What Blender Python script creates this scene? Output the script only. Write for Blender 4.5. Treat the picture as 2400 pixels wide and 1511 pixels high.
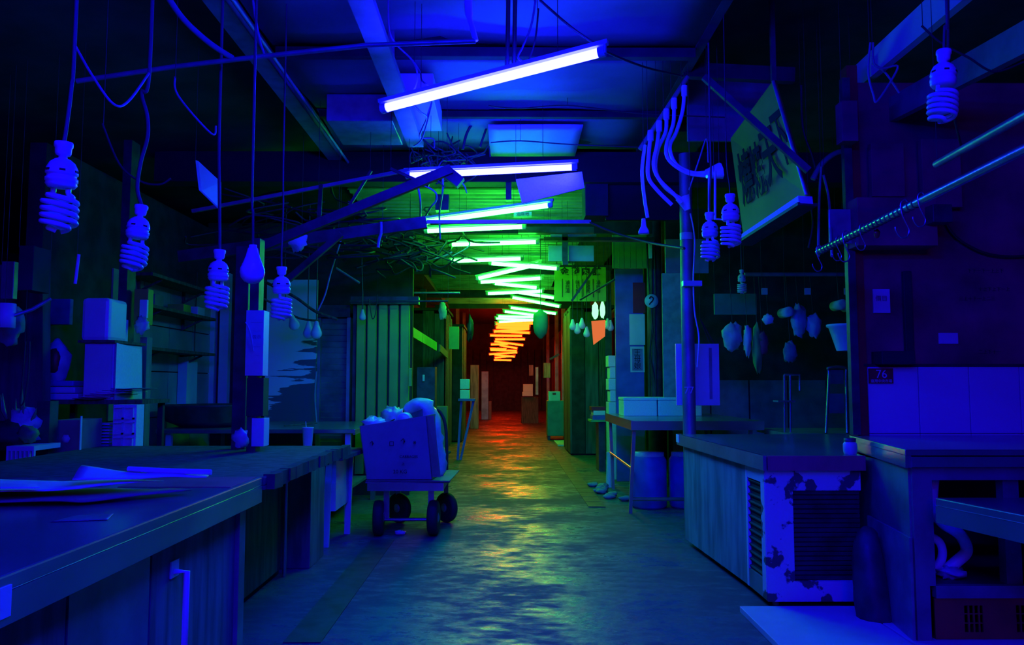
import bpy, math, random
from mathutils import Vector, Matrix, Euler, noise
random.seed(7)
for o in list(bpy.data.objects): bpy.data.objects.remove(o)
SC = bpy.context.scene
COL = SC.collection
# ---------------------------------------------------------------- camera
F = 1900.0
H = 1.30
PITCH = math.atan(144.5 / F); YAW = -math.atan(15 / F)
cam = bpy.data.cameras.new('camera'); cam.sensor_width = 36; cam.lens = F / 2400 * 36
cam.clip_start = 0.05; cam.clip_end = 200
co = bpy.data.objects.new('camera', cam); COL.objects.link(co)
co.location = (0, 0, H); co.rotation_euler = (math.pi / 2 + PITCH, 0, YAW)
SC.camera = co
# ---------------------------------------------------------------- world, exposure
w = bpy.data.worlds.new('night'); SC.world = w; w.use_nodes = True
w.node_tree.nodes['Background'].inputs[0].default_value = (0.0, 0.0, 0.02, 1)
w.node_tree.nodes['Background'].inputs[1].default_value = 0.1
SC.view_settings.view_transform = 'Standard'; SC.view_settings.look = 'None'
SC.view_settings.exposure = 0.0; SC.view_settings.gamma = 1.0
SC.view_settings.use_curve_mapping = False
# tube lamp colours (linear) and radiance
BLUE = ((0.0045, 0.0048, 1.0), 220.0)
BLUE_BACK = ((0.0008, 0.0012, 1.0), 760.0)
GREEN = ((0.024, 1.0, 0.05), 40.0)
RED = ((1.0, 0.018, 0.0010), 36.0)
RED_BACK = ((1.0, 0.006, 0.0008), 34.0)

RM = Euler((math.pi / 2 + PITCH, 0, YAW)).to_matrix()
def ray(u, v): return RM @ Vector(((u - 1200) / F, -(v - 755.5) / F, -1))
def P(u, v, d):
    r = ray(u, v); return Vector((0, 0, H)) + r * (d / r.y)
def PZ(u, v, z):
    r = ray(u, v); return Vector((0, 0, H)) + r * ((z - H) / r.z)

# ---------------------------------------------------------------- materials
MATS = {}
def mat(name, c, rough=0.6, metal=0.0, var=0.25, scale=6.0, bump=0.0, spec=0.4, stretch=(1, 1, 1), c2=None, detail=5):
    if name in MATS: return MATS[name]
    m = bpy.data.materials.new(name); m.use_nodes = True
    nt = m.node_tree; b = nt.nodes['Principled BSDF']
    b.inputs['Roughness'].default_value = rough; b.inputs['Metallic'].default_value = metal
    b.inputs['Specular IOR Level'].default_value = spec
    tc = nt.nodes.new('ShaderNodeTexCoord'); mp = nt.nodes.new('ShaderNodeMapping')
    mp.inputs['Scale'].default_value = stretch
    nt.links.new(tc.outputs['Object'], mp.inputs[0])
    nz = nt.nodes.new('ShaderNodeTexNoise'); nz.inputs['Scale'].default_value = scale; nz.inputs['Detail'].default_value = detail
    nt.links.new(mp.outputs[0], nz.inputs['Vector'])
    cr = nt.nodes.new('ShaderNodeValToRGB')
    lo = c2 if c2 else tuple(x * (1 - var) for x in c)
    cr.color_ramp.elements[0].position = 0.35; cr.color_ramp.elements[1].position = 0.62
    cr.color_ramp.elements[0].color = (*lo, 1); cr.color_ramp.elements[1].color = (*c, 1)
    nt.links.new(nz.outputs['Fac'], cr.inputs[0]); nt.links.new(cr.outputs[0], b.inputs['Base Color'])
    if bump:
        bp = nt.nodes.new('ShaderNodeBump'); bp.inputs['Strength'].default_value = bump; bp.inputs['Distance'].default_value = 0.01
        nt.links.new(nz.outputs['Fac'], bp.inputs['Height']); nt.links.new(bp.outputs[0], b.inputs['Normal'])
    MATS[name] = m; return m
def emis(name, col, s):
    if name in MATS: return MATS[name]
    m = bpy.data.materials.new(name); m.use_nodes = True; nt = m.node_tree
    nt.nodes.remove(nt.nodes['Principled BSDF'])
    e = nt.nodes.new('ShaderNodeEmission'); e.inputs[0].default_value = (*col, 1); e.inputs[1].default_value = s
    nt.links.new(e.outputs[0], nt.nodes['Material Output'].inputs[0])
    MATS[name] = m; return m
steel = mat('brushed_steel', (0.50, 0.50, 0.52), 0.27, 0.8, 0.3, 2.0, 0.02)
steel_dull = mat('dull_steel', (0.36, 0.36, 0.36), 0.5, 0.6, 0.4, 4, 0.1)
darksteel = mat('dark_steel', (0.09, 0.09, 0.095), 0.5, 0.3, 0.5, 8, 0.2)
galv = mat('galvanised', (0.4, 0.4, 0.4), 0.4, 0.5, 0.3, 10, 0.1)
white = mat('white_paint', (0.72, 0.72, 0.70), 0.45, 0, 0.12, 3)
whitep = mat('white_plastic', (0.78, 0.78, 0.76), 0.3, 0, 0.05, 5)
foam = mat('styrofoam', (0.82, 0.82, 0.82), 0.8, 0, 0.08, 60, 0.3)
peel = mat('peeling_white_paint', (0.68, 0.68, 0.66), 0.6, 0, 0.3, 9, 0.5, c2=(0.10, 0.09, 0.08), detail=10)
peel.node_tree.nodes['Color Ramp'].color_ramp.elements[0].position = 0.43
peel.node_tree.nodes['Color Ramp'].color_ramp.elements[1].position = 0.46
ply = mat('weathered_plywood', (0.30, 0.27, 0.22), 0.7, 0, 0.55, 4, 0.3, stretch=(4, 4, 0.5))
plyd = mat('dark_plywood', (0.14, 0.12, 0.10), 0.75, 0, 0.5, 4, 0.3, stretch=(4, 4, 0.5))
wood = mat('old_wood', (0.16, 0.12, 0.08), 0.8, 0, 0.6, 6, 0.4, stretch=(6, 6, 0.6))
darkw = mat('sooty_wood', (0.05, 0.045, 0.04), 0.85, 0, 0.5, 6, 0.4)
black = mat('near_black', (0.016, 0.016, 0.016), 0.85)  # near-black base that keeps dim parts from showing the lamp light
soot = mat('sooty_roof', (0.05, 0.05, 0.05), 0.8, 0, 0.5, 3, 0.3)
card = mat('cardboard', (0.32, 0.24, 0.16), 0.85, 0, 0.2, 8)
ink = mat('dark_ink', (0.02, 0.02, 0.02), 0.8)
paper = mat('paper', (0.75, 0.74, 0.70), 0.7, 0, 0.1, 6)
cordm = mat('dull_cord', (0.10, 0.10, 0.10), 0.6)
rubber = mat('black_rubber', (0.03, 0.03, 0.03), 0.7)
cablem = mat('grey_cable', (0.35, 0.35, 0.36), 0.5)
cabled = mat('black_cable', (0.04, 0.04, 0.04), 0.5)
tilem = mat('glazed_tile', (0.74, 0.74, 0.74), 0.18, 0, 0.08, 1.5)
tiled = mat('grubby_tile', (0.40, 0.42, 0.30), 0.35, 0, 0.3, 2.5)
grout = mat('grout', (0.12, 0.12, 0.11), 0.9)
plaster = mat('stained_plaster', (0.55, 0.09, 0.13), 0.85, 0, 0.6, 2.2, 0.3)
redp = mat('red_paint', (0.55, 0.03, 0.03), 0.5)
orange = mat('orange_plastic', (0.6, 0.14, 0.03), 0.5, 0, 0.3, 5)
yellowg = mat('yellow_sign', (0.55, 0.55, 0.05), 0.55, 0, 0.3, 2.5)
greenp = mat('green_plastic', (0.15, 0.5, 0.12), 0.5)
bluep = mat('blue_plastic', (0.08, 0.12, 0.55), 0.4)
bagm = mat('thin_plastic_bag', (0.6, 0.62, 0.62), 0.3, 0, 0.3, 12, 0.6)
ceilm = mat('painted_sheet_ceiling', (0.25, 0.25, 0.27), 0.6, 0, 0.35, 1.2, 0.15, spec=0.12)
roofm = mat('corrugated_roof_sheet', (0.58, 0.62, 0.50), 0.45, 0.2, 0.45, 2.5, 0.2)
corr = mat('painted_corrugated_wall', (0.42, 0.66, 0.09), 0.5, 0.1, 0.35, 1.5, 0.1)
glass = mat('bulb_glass', (0.75, 0.75, 0.75), 0.15, 0, 0.03, 3)
pinkm = mat('pink_board', (0.6, 0.12, 0.14), 0.6, 0, 0.3, 5)
clothm = mat('faded_cloth', (0.35, 0.33, 0.36), 0.9, 0, 0.3, 12)

# floor: wet worn concrete
def floor_mat():
    m = bpy.data.materials.new('wet_concrete'); m.use_nodes = True; nt = m.node_tree; b = nt.nodes['Principled BSDF']
    N = nt.nodes.new; L = nt.links.new
    tc = N('ShaderNodeTexCoord'); mp = N('ShaderNodeMapping'); mp.inputs['Scale'].default_value = (0.8, 1.0, 1)
    L(tc.outputs['Object'], mp.inputs[0])
    mp2 = N('ShaderNodeMapping'); mp2.inputs['Scale'].default_value = (0.55, 1.0, 1); L(tc.outputs['Object'], mp2.inputs[0])
    n1 = N('ShaderNodeTexNoise'); n1.inputs['Scale'].default_value = 1.6; n1.inputs['Detail'].default_value = 6
    n2 = N('ShaderNodeTexNoise'); n2.inputs['Scale'].default_value = 11; n2.inputs['Detail'].default_value = 9; n2.inputs['Roughness'].default_value = 0.65
    n3 = N('ShaderNodeTexNoise'); n3.inputs['Scale'].default_value = 26; n3.inputs['Detail'].default_value = 8; n3.inputs['Roughness'].default_value = 0.6
    L(mp.outputs[0], n1.inputs['Vector']); L(mp2.outputs[0], n2.inputs['Vector']); L(mp.outputs[0], n3.inputs['Vector'])
    cr = N('ShaderNodeValToRGB'); cr.color_ramp.elements[0].position = 0.3; cr.color_ramp.elements[1].position = 0.7
    cr.color_ramp.elements[0].color = (0.07, 0.07, 0.07, 1); cr.color_ramp.elements[1].color = (0.16, 0.16, 0.16, 1)
    ad = N('ShaderNodeMath'); ad.operation = 'MULTIPLY_ADD'; ad.inputs[1].default_value = 0.5; L(n2.outputs['Fac'], ad.inputs[0])
    hf = N('ShaderNodeMath'); hf.operation = 'MULTIPLY'; hf.inputs[1].default_value = 0.5; L(n1.outputs['Fac'], hf.inputs[0]); L(hf.outputs[0], ad.inputs[2])
    L(ad.outputs[0], cr.inputs[0]); L(cr.outputs[0], b.inputs['Base Color'])
    rr = N('ShaderNodeValToRGB'); rr.color_ramp.elements[0].position = 0.46; rr.color_ramp.elements[1].position = 0.60
    rr.color_ramp.elements[0].color = (0.70,) * 3 + (1,); rr.color_ramp.elements[1].color = (0.24,) * 3 + (1,)
    L(ad.outputs[0], rr.inputs[0]); L(rr.outputs[0], b.inputs['Roughness'])
    sp = N('ShaderNodeValToRGB'); sp.color_ramp.elements[0].position = 0.46; sp.color_ramp.elements[1].position = 0.60
    sp.color_ramp.elements[0].color = (0.08,) * 3 + (1,); sp.color_ramp.elements[1].color = (0.33,) * 3 + (1,)
    L(ad.outputs[0], sp.inputs[0]); L(sp.outputs[0], b.inputs['Specular IOR Level'])
    bp = N('ShaderNodeBump'); bp.inputs['Strength'].default_value = 0.4; bp.inputs['Distance'].default_value = 0.010
    L(n3.outputs['Fac'], bp.inputs['Height']); L(bp.outputs[0], b.inputs['Normal'])
    return m
floorm = floor_mat()

# ---------------------------------------------------------------- mesh builder
class G:
    def __init__(s): s.v = []; s.f = []; s.sm = []
    def add(s, vs, fs, smooth=False):
        o = len(s.v); s.v += [Vector(p) for p in vs]; s.f += [tuple(i + o for i in f) for f in fs]; s.sm += [smooth] * len(fs); return s
    def box(s, a, b, rot=None, c=None):
        x0, y0, z0 = a; x1, y1, z1 = b
        vs = [Vector(p) for p in ((x0,y0,z0),(x1,y0,z0),(x1,y1,z0),(x0,y1,z0),(x0,y0,z1),(x1,y0,z1),(x1,y1,z1),(x0,y1,z1))]
        if rot is not None:
            c = Vector(c) if c is not None else sum(vs, Vector()) / 8
            R = Euler(rot).to_matrix(); vs = [R @ (p - c) + c for p in vs]
        return s.add(vs, [(0,3,2,1),(4,5,6,7),(0,1,5,4),(1,2,6,5),(2,3,7,6),(3,0,4,7)])
    def hexa(s, q, t):      # 4 front corners and a thickness vector
        q = [Vector(p) for p in q]; t = Vector(t)
        return s.add(q + [p + t for p in q], [(0,1,2,3),(7,6,5,4),(0,4,5,1),(1,5,6,2),(2,6,7,3),(3,7,4,0)])
    def beam(s, a, b, w, h, up=(0,0,1)):
        a = Vector(a); b = Vector(b); d = (b - a).normalized(); sx = d.cross(Vector(up))
        if sx.length < 1e-4: sx = d.cross(Vector((1,0,0)))
        sx.normalize(); sy = sx.cross(d)
        q = [a + sx*w/2 + sy*h/2, a - sx*w/2 + sy*h/2, a - sx*w/2 - sy*h/2, a + sx*w/2 - sy*h/2]
        return s.hexa(q, b - a)
    def tube(s, pts, r, n=8, cap=True, closed=False):
        pts = [Vector(p) for p in pts]; m = len(pts); rs = r if isinstance(r, (list, tuple)) else [r]*m
        t0 = (pts[1]-pts[0]).normalized(); nrm = t0.orthogonal().normalized(); vs = []; pt = t0
        for i, p in enumerate(pts):
            t = (pts[min(i+1,m-1)] - pts[max(i-1,0)])
            t = t.normalized() if t.length > 1e-9 else pt
            nrm = (nrm - t*nrm.dot(t)); nrm = nrm.normalized() if nrm.length > 1e-6 else t.orthogonal().normalized()
            bn = t.cross(nrm); pt = t
            for k in range(n):
                a = 2*math.pi*k/n; vs.append(p + (nrm*math.cos(a) + bn*math.sin(a))*rs[i])
        fs = [(i*n+k, i*n+(k+1)%n, (i+1)*n+(k+1)%n, (i+1)*n+k) for i in range(m-1) for k in range(n)]
        s.add(vs, fs, True)
        if cap:
            s.add(vs[:n], [tuple(range(n-1,-1,-1))]); s.add(vs[-n:], [tuple(range(n))])
        return s
    def lathe(s, prof, c=(0,0,0), n=20, axis='z'):
        c = Vector(c); vs = []
        for r, z in prof:
            for k in range(n):
                a = 2*math.pi*k/n
                p = (r*math.cos(a), r*math.sin(a), z)
                if axis == 'y': p = (p[0], p[2], p[1])
                if axis == 'x': p = (p[2], p[0], p[1])
                vs.append(c + Vector(p))
        m = len(prof); fs = [(i*n+k, i*n+(k+1)%n, (i+1)*n+(k+1)%n, (i+1)*n+k) for i in range(m-1) for k in range(n)]
        s.add(vs, fs, True)
        s.add(vs[:n], [tuple(range(n))]); s.add(vs[-n:], [tuple(range(n))]); return s
    def blob(s, c, r, seed=0, amp=0.25, n=12, m=8, fr=2.0):
        c = Vector(c); vs = []
        for i in range(m+1):
            th = math.pi*i/m
            for k in range(n):
                a = 2*math.pi*k/n
                d = Vector((math.sin(th)*math.cos(a), math.sin(th)*math.sin(a), math.cos(th)))
                q = 1 + amp*2*noise.noise(d*fr + Vector((seed*3.1, seed, 0)))
                vs.append(c + Vector((d.x*r[0], d.y*r[1], d.z*r[2]))*q)
        fs = [(i*n+k, (i+1)*n+k, (i+1)*n+(k+1)%n, i*n+(k+1)%n) for i in range(m) for k in range(n)]
        return s.add(vs, fs, True)
    def build(s, name, m, parent=None, label=None, bevel=0, kind=None, cat=None, group=None):
        me = bpy.data.meshes.new(name); o = bpy.data.objects.new(name, me)
        if parent is not None:
            o.parent = parent
            inv = world(parent).inverted(); vs = [inv @ p for p in s.v]
        else:
            xs = [p.x for p in s.v]; ys = [p.y for p in s.v]; zs = [p.z for p in s.v]
            c = Vector(((min(xs)+max(xs))/2, (min(ys)+max(ys))/2, min(zs))); o.location = c; vs = [p - c for p in s.v]
        me.from_pydata([tuple(p) for p in vs], [], s.f)
        me.polygons.foreach_set('use_smooth', s.sm); me.materials.append(m); me.validate()
        import bmesh
        bm = bmesh.new(); bm.from_mesh(me); bmesh.ops.recalc_face_normals(bm, faces=bm.faces); bm.to_mesh(me); bm.free()
        COL.objects.link(o)
        if bevel:
            b = o.modifiers.new('bevel', 'BEVEL'); b.width = bevel; b.segments = 2; b.limit_method = 'ANGLE'
        if label: o['label'] = label
        if kind: o['kind'] = kind
        if cat: o['category'] = cat
        if group: o['group'] = group
        return o
def world(o):
    M = Matrix.LocRotScale(o.location, o.rotation_euler, o.scale)
    return world(o.parent) @ M if o.parent else M
def thing(name, label, cat, loc=(0,0,0), group=None, rz=0):
    o = bpy.data.objects.new(name, None); COL.objects.link(o); o.location = loc; o.rotation_euler = (0,0,rz)
    o.empty_display_size = 0.1
    o['label'] = label; o['category'] = cat
    if group: o['group'] = group
    return o
def one(g, name, m, label, cat, group=None, bevel=0): return g.build(name, m, None, label, bevel, None, cat, group)
def pbox(u0, u1, v0, v1, d, t):     # box whose front face (toward -y) covers this window at distance d
    a = P(u0, v1, d); b = P(u1, v0, d)
    return (a.x, d, a.z), (b.x, d + t, b.z)
def smooth_pts(pts, n=6):
    pts = [Vector(p) for p in pts]; out = []
    for i in range(len(pts)-1):
        p0 = pts[max(i-1,0)]; p1 = pts[i]; p2 = pts[i+1]; p3 = pts[min(i+2,len(pts)-1)]
        for k in range(n):
            t = k/n
            out.append(0.5*((2*p1)+(p2-p0)*t+(2*p0-5*p1+4*p2-p3)*t*t+(3*p1-p0-3*p2+p3)*t**3))
    return out + [pts[-1]]
def text(body, size, m, parent, center, rot, name='lettering', depth=0.0012, bold=0.0, font_w=1.0, label=None, vertical=False):
    cu = bpy.data.curves.new('t', 'FONT'); cu.body = '\n'.join(body) if vertical else body; cu.size = size; cu.extrude = depth
    cu.align_x = 'CENTER'; cu.align_y = 'CENTER'; cu.offset = bold; cu.resolution_u = 3; cu.space_line = 0.9
    t = bpy.data.objects.new('t', cu); COL.objects.link(t)
    dg = bpy.context.evaluated_depsgraph_get(); me = bpy.data.meshes.new_from_object(t.evaluated_get(dg))
    COL.objects.unlink(t); bpy.data.objects.remove(t)
    me.name = name; me.materials.clear(); me.materials.append(m)
    M = Matrix.Translation(Vector(center)) @ (rot if isinstance(rot, Matrix) else Euler(rot).to_matrix().to_4x4()) @ Matrix.Diagonal((font_w, 1, 1, 1))
    if parent is not None: M = world(parent).inverted() @ M
    me.transform(M)
    o = bpy.data.objects.new(name, me); COL.objects.link(o)
    if parent is not None: o.parent = parent
    if label: o['label'] = label
    return o
FACE = (math.pi/2, 0, 0)       # lettering facing -y

# ================================================================ SETTING
fl = G().box((-7, -12, -0.2), (8, 46, 0)).build('floor', floorm, kind='structure')
dr = G()
for k in range(22):
    y = 8.7 + k*0.38; dr.box((0.88, y, 0), (1.06, y+0.36, 0.008))
dr.build('drain_cover', darksteel, fl, 'long dark strip of drain covers along the right of the alley', kind='stuff')
G().box((-1.12, 4.2, 0), (-0.93, 6.9, 0.006)).build('drain_strip', darksteel, fl, 'dull metal drain strip set in the floor on the left')
# centre ceiling
ce = G().box((-1.5, -9, 3.46), (1.22, 7.3, 3.56)).build('ceiling', soot, kind='structure')
def wavy(g, x0, x1, y0, y1, z, th, amp, seed, tilt=0, nx=10, ny=6):
    vs = []
    for s in (0, 1):
        for j in range(ny+1):
            for i in range(nx+1):
                x = x0+(x1-x0)*i/nx; y = y0+(y1-y0)*j/ny
                vs.append((x, y, z + s*th + tilt*(j/ny) + amp*noise.noise(Vector((x*1.1, y*1.7, seed)))))
    W = nx+1; B = W*(ny+1); fs = []
    for j in range(ny):
        for i in range(nx):
            a = j*W+i; fs.append((a, a+1, a+W+1, a+W)); fs.append((B+a+W, B+a+W+1, B+a+1, B+a))
    for i in range(nx): fs.append((i, B+i, B+i+1, i+1)); a = ny*W+i; fs.append((a+1, B+a+1, B+a, a))
    for j in range(ny): a = j*W; fs.append((a+W, B+a+W, B+a, a)); a = j*W+nx; fs.append((a, B+a, B+a+W, a+W))
    g.add(vs, fs, True); return g
ys = [-9, -6.4, -3.9, -1.4, 1.1, 2.9, 3.9, 5.03, 6.2, 7.3]
for i in range(len(ys)-1):
    wavy(G(), -1.48, 1.2, ys[i]+0.015, ys[i+1]-0.015, 3.41, 0.012, 0.05, i*2.7, tilt=0.02).build('ceiling_panel', ceilm, ce)
wavy(G(), -0.14, 0.62, 6.35, 7.12, 3.36, 0.01, 0.01, 3, tilt=-0.03).build('ceiling_panel', mat('highlight_white_sheet', (0.6, 0.6, 0.66), 0.5, 0, 0.1, 2, spec=0.15), ce, 'smooth sheet whitened to show a tube reflection, fixed under the ceiling by the dark crossbeam')  # paler colour stands in for the tube's reflection on this sheet
# roof sheets beyond
rf = G().box((-1.9, 7.3, 3.62), (1.9, 21.5, 3.68)).build('ceiling', soot, kind='structure')
def ribsheet(x0, x1, y0, y1, z0, z1, rib=0.1, amp=0.022):
    n = int(round((y1-y0)/rib*4)); vs = []
    for i in range(n+1):
        t = i/n; y = y0+(y1-y0)*t; ph = (i % 4); zz = z0+(z1-z0)*t + (amp if ph in (1,2) else 0)
        vs += [(x0, y, zz), (x1, y, zz), (x0, y, zz+0.008), (x1, y, zz+0.008)]
    fs = []
    for i in range(n):
        a = i*4; b = a+4; fs += [(a, a+1, b+1, b), (a+2, b+2, b+3, a+3), (a, b, b+2, a+2), (a+1, a+3, b+3, b+1)]
    fs += [(0, 2, 3, 1), (n*4, n*4+1, n*4+3, n*4+2)]
    return G().add(vs, fs)
y = 7.7; k = 0
while y < 21.3:
    ribsheet(-1.85 + 0.1*(k % 2), 1.25 - 0.12*(k % 3), y, y+1.22, 3.47-0.03*(k % 2), 3.52 - 0.05*(k % 3), 0.2, 0.03).build('roof_sheet', roofm, rf); y += 1.13; k += 1
# upper dark roofs
G().box((1.22, -9, 3.95), (7, 21.5, 4.05)).build('ceiling', soot, kind='structure')
G().box((1.2, -9, 3.42), (1.26, 7.3, 3.95)).build('trim_1', darkw, kind='structure')
G().hexa([(-1.5, -9, 3.55), (-1.5, 11, 3.55), (-7, 11, 3.1), (-7, -9, 3.1)], (0, 0, 0.08)).build('ceiling', soot, kind='structure')
G().box((-7, 11, 3.3), (-1.5, 21.5, 3.4)).build('ceiling', soot, kind='structure')
G().box((-7, 21.5, 4.3), (7, 46, 4.4)).build('ceiling', soot, kind='structure')
G().box((-7, 21.4, 3.3), (7, 21.5, 4.3)).build('trim_2', soot, kind='structure')
# outer shell
G().box((-7, -12, 0), (-6.9, 46, 4.4)).build('wall_left', soot, kind='structure')
G().box((7.9, -12, 0), (8.0, 46, 4.4)).build('wall_right', soot, kind='structure')
G().box((-7, -12.1, 0), (8, -12, 4.4)).build('wall_behind', soot, kind='structure')
G().box((7, -12, 3.95), (8, 46, 4.4)).build('ceiling', soot, kind='structure')
we = G().box((-7, 40.4, 0), (8, 40.6, 4.4)).build('wall_end', soot, kind='structure')
for i in range(10):
    x = -1.6+i*0.34; G().box((x, 40.3, 0), (x+0.31, 40.4, 3.0)).build('board', darkw, we)

# left tiled wall: parallel to the alley
wt = G().box((-3.75, 6.3, 0), (-3.62, 10.0, 3.2)).build('wall_left', darkw, kind='structure')
for j in range(5):
    for i in range(4):
        y0 = 7.42+i*0.64; z0 = 0.02+j*0.47
        G().box((-3.62, y0+0.006, z0+0.006), (-3.605+0.003*random.random(), y0+0.634, z0+0.464)).build('tile', tiled, wt)
# end wall of the left stall, faces the camera
wf = G().box((-3.7, 10.0, 0), (-1.15, 10.1, 3.3)).build('wall_left', darkw, kind='structure')
for i in range(2):
    a, b = pbox(476+i*32, 507+i*32, 640, 1010, 9.9, 0.1); G().box(a, b).build('panel', white, wf)
# white peeling painted panel
pp = mat('torn_white_panel', (0.66, 0.68, 0.66), 0.6, 0, 0, 2.2, 0.1, c2=(0.10, 0.11, 0.12), stretch=(0.6, 1, 5.5), detail=8)
def peel_panel():
    nt = pp.node_tree; r = nt.nodes['Color Ramp']; N = nt.nodes.new; L = nt.links.new
    r.color_ramp.elements[0].position = 0.49; r.color_ramp.elements[1].position = 0.505
    nz = [n for n in nt.nodes if n.type == 'TEX_NOISE'][0]
    g = N('ShaderNodeTexCoord'); s = N('ShaderNodeSeparateXYZ'); L(g.outputs['Generated'], s.inputs[0])
    mz = N('ShaderNodeMath'); mz.operation = 'MULTIPLY_ADD'; mz.inputs[1].default_value = 0.9; mz.inputs[2].default_value = -0.22; L(s.outputs['Z'], mz.inputs[0])
    mx = N('ShaderNodeMath'); mx.operation = 'MULTIPLY_ADD'; mx.inputs[1].default_value = -0.28; L(s.outputs['X'], mx.inputs[0]); L(mz.outputs[0], mx.inputs[2])
    mc = N('ShaderNodeMath'); mc.operation = 'MINIMUM'; mc.inputs[1].default_value = 0.3; L(mx.outputs[0], mc.inputs[0])
    ad = N('ShaderNodeMath'); ad.operation = 'ADD'; L(mc.outputs[0], ad.inputs[0]); L(nz.outputs['Fac'], ad.inputs[1]); L(ad.outputs[0], r.inputs[0])
peel_panel()
a, b = pbox(617, 744, 655, 1040, 9.4, 0.05)
one(G().box(a, b), 'painted_partition', pp, 'pale wall panel with torn peeling paint behind the white cup', 'panel', bevel=0.004)
# roller shutter
sh = thing('roller_shutter', 'dark roller shutter with horizontal slats left of the corrugated panel', 'shutter', P(784, 1000, 9.7))
a, b = pbox(744, 826, 745, 1045, 9.8, 0.05); z = a[2]
while z < b[2]:
    G().box((a[0]+0.04, 9.76, z), (b[0]-0.04, 9.80, z+0.065), rot=(0.35, 0, 0)).build('slat', steel_dull, sh); z += 0.07
for x in (a[0], b[0]-0.04): G().box((x, 9.68, a[2]), (x+0.04, 9.84, b[2]+0.05)).build('guide_rail', steel_dull, sh)
G().box((a[0], 9.64, b[2]), (b[0], 9.9, b[2]+0.14)).build('shutter_box', darksteel, sh)
# corrugated panel
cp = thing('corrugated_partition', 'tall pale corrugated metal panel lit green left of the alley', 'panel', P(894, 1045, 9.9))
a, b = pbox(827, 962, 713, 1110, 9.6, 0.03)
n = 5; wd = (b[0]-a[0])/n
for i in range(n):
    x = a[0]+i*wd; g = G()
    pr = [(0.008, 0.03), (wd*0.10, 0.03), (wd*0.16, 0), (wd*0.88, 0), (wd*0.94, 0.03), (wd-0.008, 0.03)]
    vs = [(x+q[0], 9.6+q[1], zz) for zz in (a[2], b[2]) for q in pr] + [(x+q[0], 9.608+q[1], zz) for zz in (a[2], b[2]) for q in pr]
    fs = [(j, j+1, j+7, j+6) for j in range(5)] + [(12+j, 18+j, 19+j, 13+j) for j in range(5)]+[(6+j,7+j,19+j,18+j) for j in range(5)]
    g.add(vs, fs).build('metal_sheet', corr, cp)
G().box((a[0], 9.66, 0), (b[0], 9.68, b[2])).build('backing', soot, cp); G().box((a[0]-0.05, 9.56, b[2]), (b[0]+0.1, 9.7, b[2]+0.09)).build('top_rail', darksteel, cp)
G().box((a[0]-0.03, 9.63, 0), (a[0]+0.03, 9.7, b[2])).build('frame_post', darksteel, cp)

# right stall: tiled low wall and stained upper wall
wr = G().box((2.32, 5.24, 0), (6.0, 5.4, 3.3)).build('wall_right', plaster, kind='structure')
for i in range(7):
    for j in range(2):
        x = 2.325+i*0.327; z0 = 0.56+j*0.427
        G().box((x+0.002, 5.20, z0), (x+0.324, 5.24, z0+0.424)).build('tile', tilem, wr, bevel=0.002)
G().box((2.30, 5.19, 1.414), (5, 5.25, 1.43)).build('trim_3', darkw, kind='structure')
G().box((2.2, 5.15, 0.98), (2.25, 5.2, 3.3)).build('trim_4', darksteel, kind='structure')
G().box((2.25, 5.195, 0.0), (2.32, 5.3, 3.4)).build('trim_5', redp, kind='structure')
# back of the recessed right stall
wb = G().box((2.1, 10.5, 0), (6.0, 10.6, 3.6)).build('wall_right', darkw, kind='structure')
for i in range(6):
    x = 2.15+i*0.5; G().box((x, 10.46, 0.2), (x+0.48, 10.5, 1.35)).build('panel', steel_dull, wb)

# alley walls deeper in: boards
for side, xw in ((-1, -2.25), (1, 2.15)):
    wl = G().box((xw if side > 0 else xw-0.1, 10.2 if side < 0 else 12.5, 0), (xw+0.1 if side > 0 else xw, 40.3, 3.4 if True else 3)).build('wall_left' if side < 0 else 'wall_right', darkw, kind='structure')
    y = 10.3 if side < 0 else 12.6
    while y < 40:
        wdt = random.uniform(0.22, 0.36) if y < 20 else random.uniform(0.6, 1.0)
        dep = random.uniform(0.03, 0.09); top = random.uniform(2.0, 3.1)
        m = random.choice([darkw, soot, black, plyd]) if y < 21 else random.choice([plyd, wood, steel_dull, ply, darkw])  # darker boards ahead of the red zone stand in for missing red light
        if side < 0: G().box((xw, y, 0), (xw+dep, y+wdt-0.015, top)).build('board', m, wl)
        else: G().box((xw-dep, y, 0), (xw, y+wdt-0.015, top)).build('board', m, wl)
        y += wdt

# crossbeams of the roof
def cb(y, z, h, x0=-1.9, x1=1.3, d=0.14, m=darkw, label='', name='roof_beam'):
    return one(G().box((x0, y, z), (x1, y+d, z+h)), name, m, label, 'beam')
cb(7.28, 3.14, 0.28, -3.2, 6.2, 0.2, black, 'deep dark crossbeam where the blue ceiling ends')
cb(4.97, 3.36, 0.06, -1.45, 1.2, 0.06, darkw, 'thin dark ceiling batten behind the nearest blue tube')
cb(6.16, 3.37, 0.05, -1.45, 1.2, 0.05, darkw, 'thin dark ceiling batten in front of the smooth white sheet')
cb(10.4, 3.25, 0.16, -1.9, 1.9, 0.12, darkw, 'first dark crossbeam under the green roof sheets')
cb(14.3, 3.25, 0.16, -1.9, 1.9, 0.12, darkw, 'second dark crossbeam under the green roof sheets')
cb(18.2, 3.25, 0.16, -1.9, 1.9, 0.12, darkw, 'third dark crossbeam under the green roof sheets')
one(G().box((-1.62, -5, 3.34), (-1.5, 7.3, 3.44)), 'eave_beam', galv, 'long galvanised beam running up the left side of the ceiling', 'beam')
one(G().tube([(-1.44, 0.5, 3.32), (-1.44, 7.3, 3.32)], 0.012), 'conduit', cablem, 'thin pipe running beside the long beam left of the ceiling', 'pipe')
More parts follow.
